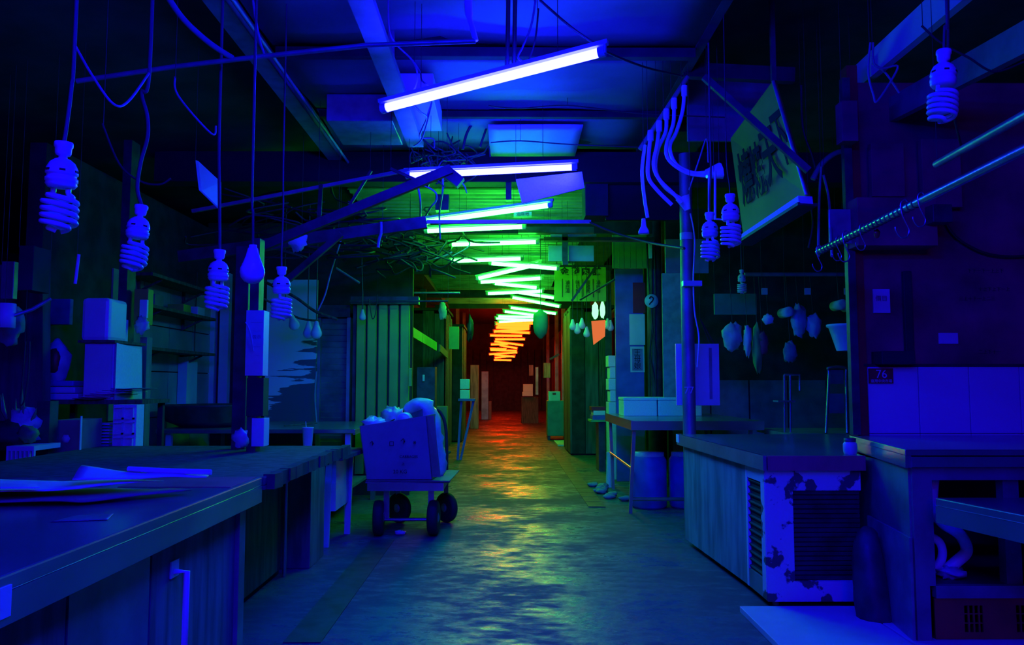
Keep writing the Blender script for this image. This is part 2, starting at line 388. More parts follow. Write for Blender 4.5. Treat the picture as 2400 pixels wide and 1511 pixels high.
# rail hanging on the left of the tubes
rl = thing('hanging_rail', 'steel rail hung from the ceiling left of the nearest blue tube', 'rail', (-0.7, 5, 3.2))
G().box((-0.76, 3.2, 3.14), (-0.64, 6.2, 3.18)).build('rail', steel_dull, rl)
for y in (3.4, 4.8, 6.0): G().box((-0.72, y, 3.18), (-0.68, y+0.03, 3.46)).build('hanger', steel_dull, rl)
a, b = pbox(915, 1018, 66, 226, 5.35, 0.3)
one(G().box((a[0], 5.3, 3.22), (b[0], 6.05, 3.38)), 'ceiling_duct', white, 'pale box duct under the ceiling behind the left end of nearest tube', 'duct', bevel=0.006)
one(G().box((-1.3, 5.75, 3.2), (-0.82, 6.35, 3.4)), 'ceiling_duct', galv, 'dim grey box under the ceiling left of the pale duct', 'duct', bevel=0.006)

# ================================================================ TUBE LAMPS
mB = emis('blue_tube', *BLUE); mG = emis('green_tube', *GREEN); mR = emis('red_tube', *RED); mBB = emis('blue_tube_behind', *BLUE_BACK); mRB = emis('red_tube_behind', *RED_BACK)
ORD = ['first','second','third','fourth','fifth','sixth','seventh','eighth','ninth','tenth','eleventh','twelfth','thirteenth','fourteenth','fifteenth','sixteenth','seventeenth','eighteenth','nineteenth','twentieth']
def tube_lamp(A, B, m, label, r=0.014, batten=True, group=None, roof=3.4):
    A = Vector(A); B = Vector(B); c = (A+B)/2; d = (B-A).normalized()
    t = thing('tube_lamp', label, 'lamp', c, group)
    G().tube([A, B], r, 10).build('glass_tube', m, t)
    g = G(); g.lathe([(r*1.15, 0), (r*1.15, 0.03)], (0,0,0), 10)
    for p, s in ((A, -1), (B, 1)):
        G().tube([p + d*s*0.001, p + d*s*0.035], r*1.15, 10).build('end_cap', whitep, t)
    up = Vector((0,0,1)); a2 = A - d*0.05 + up*(r+0.02); b2 = B + d*0.05 + up*(r+0.02)
    if batten:
        G().beam(a2, b2, 0.034, 0.022).build('batten', whitep, t)
        for p, s in ((A, -1), (B, 1)):
            G().beam(p + d*s*0.036 + up*-0.012, p + d*s*0.036 + up*0.035, 0.024, 0.012, up=d).build('lamp_holder', whitep, t)
        for f_ in (0.2, 0.8):
            q = a2.lerp(b2, f_)
            G().tube([q, (q.x, q.y, roof)], 0.0018, 5).build('hanging_wire', cabled, t)
    return t
def tube_px(u0, v0, u1, v1, z=2.9, mix=0.6):
    vm = (v0+v1)/2; dm = PZ((u0+u1)/2, vm, z).y
    if vm > 800: dm = PZ((u0+u1)/2, 800, z).y + (vm-800)*0.17
    da = PZ(u0, v0, z).y; db = PZ(u1, v1, z).y
    if vm > 600: mix = 0.08
    if vm > 800: da = db = dm
    da = dm+(da-dm)*mix; db = dm+(db-dm)*mix
    return P(u0, v0, da), P(u1, v1, db)
A, B = tube_px(907, 252, 1402, 124); tube_lamp(A, B, mB, 'nearest and largest tube lamp, white-blue, tilted up to the right', 0.024)
A, B = tube_px(962, 411, 1340, 392); tube_lamp(A, B, mB, 'second blue tube lamp, nearly level, in front of the green ones', 0.024)
GT = [(980,523,1285,481),(1003,541,1224,531),(1060,573,1256,567),(1057,612,1220,606),(1152,617,1304,629),(1122,652,1262,619),
      (1127,661,1268,652),(1160,664,1257,674),(1144,688,1270,682),(1215,685,1297,698),(1201,697,1310,718),(1197,721,1302,735),
      (1183,730,1250,738),(1168,741,1250,743),(1163,746,1252,750),(1170,754,1250,750)]
for i, q in enumerate(GT):
    A, B = tube_px(*q); tube_lamp(A, B, mG, '%s green tube lamp counted from the camera%s' % (ORD[i], ', just past the blue pair' if i == 0 else ''), 0.024 if i < 4 else 0.026, roof=3.5)
RT = [(1163,759,1248,757),(1166,761,1240,763),(1163,767,1240,769),(1158,777,1240,770),(1159,776,1241,780),(1149,786,1223,787),(1161,795,1230,795),
      (1159,800,1226,809),(1151,807,1190,806),(1171,809,1212,816),(1149,817,1187,818),(1150,820,1211,822),(1147,830,1212,826),
      (1159,831,1206,836),(1160,838,1206,834),(1158,843,1198,844)]
for i, q in enumerate(RT):
    A, B = tube_px(*q); tube_lamp(A, B, mR, '%s red tube lamp counted from the camera, deep in the alley' % ORD[i], 0.036, roof=4.3)
# the row of lamps goes on behind the camera
for i, (x, y, s, m) in enumerate([(0.1, 1.3, 0.2, mBB), (-0.1, -1.2, -0.15, mBB), (0.0, -3.6, 0.2, mBB), (0.2, -6.5, 0.1, mRB), (-0.1, -8.5, -0.1, mRB)]):
    tube_lamp((x-0.6, y-s, 2.9), (x+0.6, y+s, 2.9), m, '%s tube lamp overhead behind the viewpoint' % ORD[i], 0.016)

# ================================================================ BULBS
SP = G()
def cfl_meshes():
    t = thing('spiral_bulb', 'x', 'bulb')
    G().lathe([(0.001,0),(0.024,0),(0.026,-0.004),(0.026,-0.014),(0.023,-0.018),(0.022,-0.034),(0.019,-0.040),(0.012,-0.042),(0.012,-0.052)]).build('socket', whitep, t)
    g = G().lathe([(0.012,-0.048),(0.022,-0.052),(0.034,-0.062),(0.042,-0.078),(0.044,-0.092),(0.044,-0.096),(0.040,-0.098),(0.040,-0.106),(0.044,-0.108),(0.044,-0.118),(0.041,-0.120),(0.043,-0.126),(0.036,-0.136),(0.001,-0.137)], n=24)
    g.build('base', whitep, t)
    g = G()
    for s in (0, math.pi):
        pts = [Vector((0.022*math.cos(s), 0.022*math.sin(s), -0.13)), Vector((0.022*math.cos(s), 0.022*math.sin(s), -0.148))]
        n = 62
        for i in range(n+1):
            a = s + i/n*2.75*2*math.pi; rr = 0.045
            if i < 6: rr = 0.024+0.021*i/6
            if i > n-10: rr = 0.045*(1-(i-n+10)/10*0.75)
            pts.append(Vector((rr*math.cos(a), rr*math.sin(a), -0.156-0.108*i/n)))
        g.tube(pts, 0.0080, 7)
    g.build('spiral_tube', glass, t)
    g = G()
    for k in range(6):
        a = k*math.pi/3; g.box((0.0405, -0.008, -0.090), (0.0448, 0.008, -0.084), rot=(0, 0, a), c=(0, 0, -0.087))
    g.build('vent_slots', ink, t)
    return t
proto = cfl_meshes(); used = []
def copy_lamp(src, loc, sc, label, cord, group, name_cord='cord', tilt=(0, 0, 0), thick=0.006):
    if not used or src not in used: r = src; used.append(src); kids = None
    else:
        r = src.copy(); COL.objects.link(r)
        for ch in [c for c in bpy.data.objects if c.parent == src and c.name.split('.')[0] not in ('cord', 'wrapping')]:
            c = ch.copy(); COL.objects.link(c); c.parent = r
    r.location = loc; r.scale = (sc,)*3; r.rotation_euler = tilt; r['label'] = label; r['group'] = group
    G().tube(smooth_pts(cord), thick, 7).build('cord', cabled if thick < 0.005 else cordm, r)
    return r
def bulb(u, vt, hpx, d, label, cordpx, thick=0.005, tilt=(0,0,0), roof=None):
    loc = P(u, vt, d); sc = hpx/F*d/0.263
    cord = [loc] + [P(a, b, dd) for a, b, dd in cordpx]
    if roof: cord.append((cord[-1].x, cord[-1].y, roof))
    return copy_lamp(proto, loc, sc, label, cord, 'spiral bulbs hanging over the stalls', tilt=tilt, thick=thick)
bulb(150, 333, 212, 2.4, 'biggest spiral bulb, hanging at the far left of the picture', [(157,290,2.4),(168,200,2.42),(175,100,2.45)], 0.006, (0.05, 0.05, 0), 3.3)
bulb(332, 481, 155, 3.3, 'spiral bulb on a twisted cord, second from the left edge', [(322,440,3.3),(330,380,3.3),(346,320,3.3),(345,270,3.3),(332,215,3.3),(350,170,3.3)], 0.008, (0, 0.1, 0.5), 3.4)
bulb(515, 585, 142, 4.0, 'spiral bulb on a straight stem left of the round bulb', [(515,540,4.0),(514,430,4.0),(514,300,4.0)], 0.008, (0.05, 0, 1.0), 3.45)
bulb(660, 625, 124, 4.4, 'spiral bulb just right of the papered post on the left', [(660,590,4.4),(664,480,4.4),(664,380,4.4)], 0.005, (0, -0.05, 1.5), 3.45)
bulb(1711, 455, 125, 4.5, 'spiral bulb nearest the green sign, right of the post', [(1709,430,4.5),(1703,380,4.5),(1700,250,4.5)], 0.003, (0, 0, 0.7), 3.95)
bulb(1663, 498, 115, 4.9, 'spiral bulb hanging beside the top of post 77', [(1663,460,4.9),(1666,400,4.9),(1664,300,4.9)], 0.006, (0, 0, 2.0), 3.95)
bulb(2212, 118, 176, 3.0, 'spiral bulb high up at the right, under the pale rafters', [(2214,60,3.0),(2218,0,3.0)], 0.005, (0, 0.08, 0.3), 3.95)
bulb(1738, 632, 56, 8.2, 'tiny far spiral bulb in front of the dark recessed stall', [(1737,600,8.2),(1735,500,8.2)], 0.005, (0, 0, 1.0), 3.95)
# round bulbs
def round_proto():
    t = thing('round_bulb', 'x', 'bulb')
    G().lathe([(0.001,0),(0.013,0),(0.0135,-0.004),(0.0135,-0.014),(0.012,-0.018)], n=16).build('socket', whitep, t)
    G().lathe([(0.012,-0.008),(0.017,-0.012),(0.024,-0.04),(0.033,-0.064),(0.036,-0.070),(0.036,-0.072),(0.041,-0.082),(0.043,-0.097),(0.039,-0.115),(0.027,-0.130),(0.012,-0.136),(0.001,-0.137)], n=20).build('globe', glass, t)
    return t
rproto = round_proto()
def rbulb(u, vt, hpx, d, label, cordpx, thick=0.004, roof=3.45, tilt=(0,0,0)):
    loc = P(u, vt, d); sc = hpx/F*d/0.137
    cord = [loc] + [P(a, b, dd) for a, b, dd in cordpx]; cord.append((cord[-1].x, cord[-1].y, roof))
    return copy_lamp(rproto, loc, sc, label, cord, 'round bulbs hanging along the alley', tilt=tilt, thick=thick)
rbulb(593, 574, 92, 2.8, 'big round white bulb in front of the papered post', [(593,500,2.8),(592,380,2.8)], 0.0049, 3.42)
rbulb(682, 735, 40, 8.8, 'small round bulb under the curved branch, leftmost of three', [(672,715,8.8),(668,650,8.8)], 0.006, 3.3, (0, -0.3, 0))
rbulb(724, 752, 42, 8.9, 'small round bulb beside its twin below the curved branch', [(722,730,8.9)], 0.006, 3.3)
rbulb(742, 752, 42, 8.8, 'small round bulb nearest the roller shutter', [(742,730,8.8)], 0.006, 3.3)
rbulb(850, 725, 26, 9.3, 'small round bulb on a long cord in front of corrugated panel', [(850,680,9.3),(848,620,9.3)], 0.006, 3.3)
for i, (u, v) in enumerate([(1342,748),(1353,757),(1364,745),(1375,765),(1431,750),(1424,746)]):
    rbulb(u, v, 26, 11.5, ['lowest-left', 'second', 'third', 'lowest'][i]+' small green-lit bulb of the cluster left of the lit notice' if i < 4 else ('right' if i == 4 else 'left')+' small bulb of the pair right of the lit notice', [(u, v-20, 11.5)], 0.004, 3.4)

# ================================================================ LEFT COUNTERS
def counter(name, label, x0, x1, y0, y1, z, fascia=0.11, m=steel, bodym=steel_dull, inset=0.12):
    t = thing(name, label, 'counter', ((x0+x1)/2, (y0+y1)/2, 0))
    G().box((x0, y0, z-0.04), (x1, y1, z)).build('worktop', m, t, bevel=0.006)
    G().box((x1-0.02, y0, z-fascia), (x1, y1, z-0.04)).build('fascia', m, t)
    G().box((x0, y1-0.02, z-fascia), (x1-0.02, y1, z-0.04)).build('fascia', m, t)
    return t
c1 = counter('near_counter', 'long stainless steel counter in the left foreground', -3.2, -1.13, 0.35, 3.82, 0.87, 0.115)
xs = -1.21
for i, (y0, y1) in enumerate([(0.4, 1.35), (1.36, 2.3), (2.31, 2.83), (2.84, 3.72)]):
    G().box((xs-0.03, y0, 0.08), (xs, y1-0.006, 0.75)).build('door', ply if i != 2 else steel_dull, c1)
G().box((-3.1, 0.4, 0.0), (xs-0.03, 3.72, 0.76)).build('cabinet_body', darkw, c1)
G().box((xs-0.05, 3.70, 0.0), (xs+0.02, 3.78, 0.83)).build('corner_post', steel_dull, c1)
hd = G().tube([(xs, 3.02, 0.62), (xs+0.05, 3.02, 0.62), (xs+0.05, 3.02, 0.27), (xs, 3.02, 0.27)], 0.012, 8)
hd.box((xs, 2.99, 0.24), (xs+0.006, 3.06, 0.3)); hd.box((xs, 2.99, 0.60), (xs+0.006, 3.06, 0.66)); hd.build('handle', whitep, c1)
G().tube([(xs+0.03, 1.95, 0.42), (xs+0.05, 2.1, 0.43), (xs+0.03, 2.25, 0.45)], 0.014, 8).build('handle', whitep, c1)
G().box((-1.131, 1.62, 0.775), (-1.126, 1.90, 0.845)).build('sticker', whitep, c1, 'white sticker on the counter edge')
G().box((-1.62, 3.44, 0.8705), (-1.15, 3.8, 0.873)).build('mat', pinkm, c1, 'pink-red strip along the end of the worktop')
def sheet(q, th, amp, seed, nx=12, ny=8):
    q = [Vector(p) for p in q]; vs = []
    for s in (0, 1):
        for j in range(ny+1):
            for i in range(nx+1):
                a = q[0].lerp(q[1], i/nx); b = q[3].lerp(q[2], i/nx); p = a.lerp(b, j/ny)
                vs.append(p + Vector((0, 0, s*th + amp*(1+noise.noise(p*5 + Vector((seed, 0, 0))))*(0.4 + abs(i/nx-0.5)))))
    W = nx+1; B = W*(ny+1); fs = []
    for j in range(ny):
        for i in range(nx):
            a = j*W+i; fs.append((a+W, a+W+1, a+1, a)); fs.append((B+a, B+a+1, B+a+W+1, B+a+W))
    for i in range(nx): fs.append((i, i+1, B+i+1, B+i)); a = ny*W+i; fs.append((a, B+a, B+a+1, a+1))
    for j in range(ny): a = j*W; fs.append((a, B+a, B+a+W, a+W)); a = j*W+nx; fs.append((a, a+W, B+a+W, B+a))
    return G().add(vs, fs, True)
z = 0.874
one(sheet([(-2.3, 2.82, z), (-1.5, 2.92, z), (-1.22, 3.2, z), (-2.2, 3.42, z)], 0.006, 0.014, 1), 'cardboard_sheet', card, 'flattened cardboard sheet lowest in the pile on the near counter', 'cardboard')
one(sheet([(-2.25, 2.9, z+0.03), (-1.55, 3.0, z+0.03), (-1.35, 3.25, z+0.03), (-2.2, 3.35, z+0.03)], 0.004, 0.014, 4), 'crumpled_paper', paper, 'crumpled grey paper lying over the cardboard on near counter', 'paper')
one(sheet([(-2.3, 2.86, z+0.06), (-1.65, 2.92, z+0.055), (-1.72, 3.02, z+0.055), (-2.3, 3.08, z+0.06)], 0.003, 0.006, 7), 'paper_sheet', whitep, 'bright white paper at the left end of the pile', 'paper')
one(sheet([(-1.62, 3.08, z+0.058), (-1.17, 3.22, z+0.05), (-1.18, 3.27, z+0.055), (-1.68, 3.26, z+0.075)], 0.004, 0.022, 9), 'paper_sheet', whitep, 'folded white paper with a rolled edge on top of the cardboard', 'paper')
one(G().tube(smooth_pts([(-1.5, 3.27, z+0.09), (-1.35, 3.25, z+0.085), (-1.16, 3.24, z+0.08)]), 0.011, 8), 'paper_roll_edge', whitep, 'slim white paper roll at the right end of the pile', 'paper')
one(sheet([(-1.42, 2.58, z-0.003), (-1.26, 2.62, z-0.003), (-1.30, 2.74, z-0.003), (-1.40, 2.70, z-0.003)], 0.001, 0.001, 3), 'torn_scrap', steel_dull, 'small torn scrap stuck on the near counter top', 'scrap')
# second counter
c2 = counter('plywood_counter', 'dark worn counter with plywood side beyond the steel one', -2.86, -1.13, 3.86, 5.82, 0.865, 0.06, plyd)
G().box((-2.82, 3.9, 0.0), (-1.56, 5.7, 0.80)).build('cabinet_body', darkw, c2)
for i, (y0, y1) in enumerate([(3.9, 4.75), (4.77, 5.62)]): G().box((-1.56, y0, 0.05), (-1.53, y1, 0.80)).build('side_panel', plyd, c2)
G().tube([(-1.5, 5.62, 0), (-1.5, 5.62, 0.8)], 0.014).build('leg', steel, c2)
g = G()
for i in range(14):
    y = 3.9+i*0.135; g.box((-1.15, y, 0.80+0.01*random.random()), (-1.105+0.012*random.random(), y+0.15, 0.872), rot=(random.uniform(-.05,.05), 0, random.uniform(-.06,.06)))
g.build('worn_edge', darksteel, c2, 'ragged tape-covered front edge')
one(G().box((-1.72, 5.86, 0.0), (-1.385, 6.3, 0.8)), 'wooden_box', ply, 'upright plywood box standing under the end of the dark counter', 'box', bevel=0.005)
# small metal legged table
t3 = thing('small_table', 'small metal-legged table carrying the white cup', 'table', (-1.65, 7.0, 0))
g = G().hexa([(-2.1, 6.5, 0.70), (-1.28, 6.45, 0.70), (-1.22, 7.35, 0.70), (-2.15, 7.4, 0.70)], (0, 0, 0.035)); g.build('tabletop', plyd, t3, bevel=0.004)
for x, y in ((-1.42, 6.62), (-1.36, 7.2), (-2.0, 6.62), (-2.0, 7.25)):
    G().beam((x-0.02, y, 0), (x, y, 0.70), 0.05, 0.035, up=(0,1,0)).build('leg', whitep, t3)
G().box((-1.44, 6.64, 0.28), (-1.37, 7.2, 0.70)).build('side_panel', whitep, t3)
cu = thing('paper_cup', 'tall white paper cup with a straw on the small table', 'cup', P(721, 1046, 7.05))
b0 = P(721, 1046, 7.05); b0.z = 0.735; cu.location = b0; hh = 0.185
G().lathe([(0.034, 0), (0.036, 0.004), (0.047, hh), (0.05, hh+0.004), (0.05, hh+0.01), (0.044, hh+0.01), (0.030, 0.01)], b0, 20).build('cup_body', whitep, cu)
G().tube([b0+Vector((0.0, 0, 0.02)), b0+Vector((-0.02, 0, hh+0.06))], 0.004, 6).build('straw', whitep, cu)
# far table
c4 = counter('market_table', 'low green-tinged steel table behind the white cup, by corrugated panel', -3.3, -1.42, 7.72, 9.4, 0.875, 0.05, steel)
for x, y in ((-1.5, 7.8), (-1.5, 9.3), (-3.2, 7.8), (-3.2, 9.3), (-2.3, 7.8)): G().box((x-0.025, y-0.025, 0), (x+0.025, y+0.025, 0.84)).build('leg', whitep if y < 8 else steel_dull, c4)
G().box((-3.2, 7.9, 0.25), (-1.55, 9.2, 0.28)).build('lower_shelf', steel_dull, c4)
one(G().box((-2.72, 8.3, 0.875), (-2.5, 8.6, 0.95)), 'lunch_box', card, 'small low carton on the far left table near the post', 'box')
one(G().tube([(-2.22, 8.2, 0.885), (-1.96, 8.5, 0.895)], 0.006, 6), 'stick', wood, 'thin stick lying on the far left table', 'stick')
# dark round tub by tile wall
one(G().lathe([(0.28, 0), (0.42, 0.06), (0.46, 0.2), (0.48, 0.22), (0.44, 0.22), (0.4, 0.08)], (-3.0, 8.3, 0.875), 24), 'wide_basin', darksteel, 'wide dark basin upside down on the far left table against tiles', 'basin')
# posts
ps = thing('papered_post', 'square left post wrapped with a white notice', 'post', P(597, 1045, 5.0))
a, b = pbox(577, 617, 250, 1046, 5.3, 0.105)
G().box((a[0], 5.3, 0.865), (b[0], 5.405, P(0, 560, 5.35).z)).build('shaft', darksteel, ps)
def wrap(v0, v1, u0, u1, m, name, label=None):
    p, q = pbox(u0, u1, v0, v1, 5.294, 0.117); return G().box((p[0], 5.290, p[2]), (q[0]+0.004, 5.41, q[2])).build(name, m, ps, label, bevel=0.002)
nt = wrap(727, 880, 574, 618, white, 'notice', 'white taped notice with faint lines')
p = P(600, 800, 5.286)
for k, (v, s, tx) in enumerate([(755,0.02,'————'), (775,0.02,'— —'), (790,0.028,'告示'), (812,0.02,'—·—·'), (832,0.018,'···—'), (850,0.018,'—·—')]):
    text(tx, s, steel_dull, nt, P(602, v, 5.2885), FACE, depth=0.0006)
G().tube(smooth_pts([P(576,755,5.27), P(584,770,5.262), P(590,795,5.268), P(594,822,5.28)]), 0.005, 6).build('tape_glare', glass, ps)  # pale ridge on the tape, put in for the glare on the notice
wrap(980, 1046, 589, 618, white, 'notice', 'lower white label at the post foot')
wrap(885, 975, 577, 617, rubber, 'wrapping')
one(G().box(*[(P(541, 1040, 5.5).x, 5.5, 0.865), (P(573, 1040, 5.5).x, 5.6, P(0, 575, 5.5).z)]), 'dark_post', darksteel, 'dark square post just left of the papered post', 'post', bevel=0.004)
one(G().blob(P(564, 1028, 5.15), (0.05, 0.05, 0.06), 3, 0.3).add([], []), 'crumpled_bag', bagm, 'small crumpled bag at the foot of the dark post', 'bag')

# ================================================================ LEFT CLUTTER
def px1(name, label, cat, m, u0, u1, v0, v1, d, t, bevel=0.004, group=None):
    a, b = pbox(u0, u1, v0, v1, d, t); return one(G().box(a, b), name, m, label, cat, group, bevel)
# shelf with things, d about 6
D = 6.0
zs = P(0, 937, D).z
sf = thing('stall_shelf', 'crowded open shelf on legs behind the counters at far left', 'shelf', (P(210, 937, D).x, 6.2, 0))
xl, xr = P(88, 937, D).x, P(334, 937, D).x
G().box((xl, D, zs-0.03), (xr, 6.5, zs)).build('shelf_board', wood, sf)
for x in (xl+0.03, xr-0.05):
    for y in (D+0.03, 6.45): G().box((x-0.02, y-0.02, 0), (x+0.02, y+0.02, zs-0.03)).build('leg', darkw, sf)
G().box((xl, D, 0.2), (xr, 6.5, 0.22)).build('shelf_board', wood, sf)
cbn = thing('white_cabinet', 'white square cabinet standing on the far left shelf', 'cabinet', (P(250, 937, D).x, D+0.2, zs))
a0, b0_ = P(190, 937, D).x, P(265, 937, D).x
xb = P(266, 800, D).x; zt = P(0, 803, D).z
G().box((a0, D+0.02, zs), (xb, 6.48, zt)).build('cabinet_body', white, cbn, bevel=0.006)
G().box((a0+0.015, D, zs+0.015), (xb-0.01, D+0.02, zt-0.015)).build('door', white, cbn)
q = [(xb+0.005, D+0.02, zs), (P(330,930,D+0.5).x, 6.5, zs), (P(330,812,D+0.5).x, 6.5, zt-0.03), (xb+0.005, D+0.02, zt)]
one(G().hexa(q, (0.02, -0.02, 0)), 'leaning_board', foam, 'pale speckled panel angled off the right side of white cabinet', 'panel')
G().box((a0-0.03, D-0.02, zt), (xb+0.02, 6.5, zt+0.02)).build('top_board', wood, cbn)
zc = zt+0.02
a, b = pbox(188, 258, 697, 786, D+0.1, 0.3)
bx = one(G().box((a[0], a[1], zc), b), 'plastic_bin', whitep, 'greenish pale plastic bin on top of the white cabinet', 'bin', bevel=0.03)
a, b = pbox(257, 274, 745, 797, D+0.35, 0.2); one(G().box((a[0], a[1], zc), b), 'carton', foam, 'narrow pale carton beside the bin on the white cabinet', 'box', bevel=0.005)
a, b = pbox(172, 187, 640, 790, D+0.1, 0.2)
px1('hanging_cloth', 'dark cloth hanging over the shelf beside the pale bin', 'cloth', clothm, 110, 165, 700, 760, D+0.45, 0.05)
# goods on shelf left
hx = thing('snack_bag', 'large clear bag with a red print standing on the far left shelf', 'bag', P(130, 905, D))
G().blob(P(128, 850, D+0.1), (0.12, 0.09, 0.17), 2, 0.12, 14, 10).build('bag_body', bagm, hx)
G().blob(P(122, 846, D+0.02), (0.06, 0.03, 0.09), 5, 0.12).build('print', redp, hx, 'red printed patch')
a, b = pbox(95, 170, 897, 937, D+0.02, 0.35)
zz = zs
for i, (u0, u1, h, m, lb) in enumerate([(92, 180, 0.05, paper, 'lowest flat pack in the pile under the snack bag'), (96, 172, 0.05, white, 'middle flat pack in the pile under the snack bag'), (100, 168, 0.045, bluep, 'top flat pack in the pile under the snack bag')]):
    one(G().box((P(u0,900,D).x, D+0.02, zz), (P(u1,900,D).x, D+0.4, zz+h-0.004)), 'flat_pack', m, lb, 'package', bevel=0.008); zz += h
for i in range(7):
    u = 178+i*12; x = P(u, 930, D).x; zb = zs+0.012*i
    q = [(x, D-0.05+0.01*i, zb+0.003), (x+0.2, D-0.06+0.01*i, zb+0.002), (x+0.24, D+0.3, zb+0.003), (x-0.03, D+0.3, zb+0.006)]
    one(sheet(q, 0.004, 0.007, i*1.3, 6, 4), 'folded_newspaper', random.choice([paper, card, clothm]), '%s sheet from the left in the fan of papers on the shelf edge' % ORD[i], 'paper')
# embossed crate
em = thing('embossed_crate', 'pale crate with square recesses standing under the shelf', 'crate', P(291, 1046, 5.95))
a, b = pbox(262, 321, 948, 1062, 5.86, 0.06)
G().box((a[0], 5.86, a[2]), (b[0], 5.98, b[2])).build('back_plate', foam, em)
for c in range(2):
    for r in range(3):
        w_ = (b[0]-a[0]); h_ = (b[2]-a[2])
        x0 = a[0]+w_*(0.1+0.46*c); z0 = a[2]+h_*(0.08+0.31*r)
        for q in (((x0, 5.835, z0), (x0+w_*0.36, 5.86, z0+0.012)), ((x0+w_*0.32, 5.835, z0), (x0+w_*0.36, 5.86, z0+h_*0.24)), ((x0, 5.835, z0+h_*0.23), (x0+w_*0.36, 5.86, z0+h_*0.25))):
            G().box(*q).build('rib', foam, em)
# stacked trays
for i in range(9):
    z0 = P(0, 1052, 5.9).z + i*0.0215
    one(G().box((P(191,1000,5.9).x + random.uniform(-.01,.01), 5.87, z0), (P(261,1000,5.9).x, 5.99, z0+0.013)), 'tray', [white, bluep, paper][i % 3], '%s flat tray from the bottom of the stack under the shelf' % ORD[i], 'tray', bevel=0.003)
one(G().box((P(189,1000,5.9).x, 5.86, 0.24), (P(262,1000,5.9).x, 5.99, P(0,1052,5.9).z)), 'tray_stand', wood, 'wooden stand below the stack of flat trays', 'stand')
cbx = thing('carton', 'tall carton with a small pale emblem near the left basket', 'box', P(153, 1110, 5.3))
a, b = pbox(119, 188, 984, 1112, 5.5, 0.3); G().box((a[0], a[1], 0.0), b).build('carton_body', card, cbx, bevel=0.004)
G().lathe([(0.001, 0), (0.03, 0), (0.03, 0.002), (0.001, 0.002)], P(154, 1028, 5.495), 6, 'y').build('emblem', white, cbx)
a, b = pbox(183, 190, 975, 1112, 5.44, 0.02); one(G().box((a[0], a[1], 0), b), 'upright_strip', white, 'narrow white strip standing at the right of the emblem carton', 'strip')
a, b = pbox(80, 118, 940, 1112, 5.35, 0.1); one(G().box((a[0], a[1], 0), b), 'dark_upright_board', darksteel, 'dark narrow panel left of the emblem carton', 'panel')
# basket and bags
bk = thing('slotted_basket', 'pale slotted plastic basket at the left picture edge', 'basket', P(40, 1110, 5.1))
a, b = pbox(12, 80, 1045, 1112, 5.1, 0.3)
G().box((a[0], 5.12, 0.5), (b[0], 5.4, a[2]+0.05)).build('base', white, bk)
G().box((a[0], 5.1, b[2]-0.03), (b[0], 5.4, b[2])).build('rim', white, bk)
for i in range(7): x = a[0]+(b[0]-a[0]-0.012)*i/6; G().box((x, 5.1, a[2]), (x+0.012, 5.12, b[2]-0.03)).build('slat', white, bk)
one(G().box((a[0], 5.12, 0.0), (b[0]+0.05, 5.5, 0.5)), 'low_crate', wood, 'dark crate beneath the slotted basket', 'crate')
one(G().blob(P(18, 1020, 5.25), (0.13, 0.12, 0.09), 5, 0.2, 16, 12, 3), 'stuffed_bag', rubber, 'dark stuffed bag lying in the slotted basket', 'bag')
one(G().blob(P(60, 1000, 5.35), (0.09, 0.1, 0.12), 8, 0.3, 16, 12, 3), 'stuffed_bag', bagm, 'shiny crumpled bag beside the dark one in the basket', 'bag')
one(G().blob(P(66, 1018, 5.22), (0.06, 0.04, 0.05), 11, 0.4, 12, 8, 3), 'green_bag', greenp, 'green plastic bag end over the basket rim', 'bag')
g = G()
for i in range(8):
    a_ = random.uniform(-1, 1); p0 = P(20+random.uniform(-10, 40), 1000, 5.3); p1 = p0 + Vector((a_*0.08, 0, random.uniform(0.12, 0.25)))
    g.tube([p0, p0.lerp(p1, 0.5)+Vector((0.02*a_, 0, 0)), p1], [0.004, 0.012, 0.002], 5)
one(g, 'leaf_sprigs', greenp, 'green leafy sprigs sticking out of the basket bags', 'leaves')
# rear left wall clutter
px1('equipment_case', 'dark hanging case high on the left above the stall', 'case', soot, 40, 80, 575, 680, 5.2, 0.2)
px1('equipment_case', 'dim square board at the left edge under the ceiling', 'board', steel_dull, 0, 34, 612, 700, 5.4, 0.05)
tw = thing('towel_roll', 'pale paper roll hanging at the left picture edge', 'roll', P(14, 760, 5.0))
G().lathe([(0.02, 0), (0.055, 0), (0.055, 0.15), (0.02, 0.15)], P(12, 768, 5.0), 16).build('roll', whitep, tw)
G().tube([P(-10, 716, 5.0), P(30, 716, 5.0)], 0.006).build('holder', steel, tw)
one(G().tube([P(30, 740, 5.0), P(75, 725, 5.05), P(118, 700, 5.15)], 0.012), 'metal_bar', galv, 'slanting pale bar at far left above the stall', 'bar')
one(G().tube([P(176, 665, 5.0), P(185, 596, 5.0)], 0.01), 'dead_tube', glass, 'short unlit glass tube hanging upright at far left', 'tube')
one(G().blob(P(18, 760, 5.25), (0.1, 0.06, 0.14), 21, 0.2, 14, 10, 2.5), 'hanging_bag', clothm, 'grey bag hanging at the left edge behind the paper roll', 'bag')
one(G().tube(smooth_pts([P(60,800,5.2), P(52,900,5.2), P(48,945,5.2), P(56,940,5.2), P(66,880,5.2), P(70,800,5.2)]), 0.005), 'hanging_belt', cabled, 'dark looped strap hanging at the far left', 'strap')
one(G().hexa([P(-40,620,5.8), P(100,620,5.8), P(100,1040,5.8), P(-40,1040,5.8)], (0,0.1,0)), 'stall_backboard', plyd, 'dull backboard closing the far left stall', 'board')
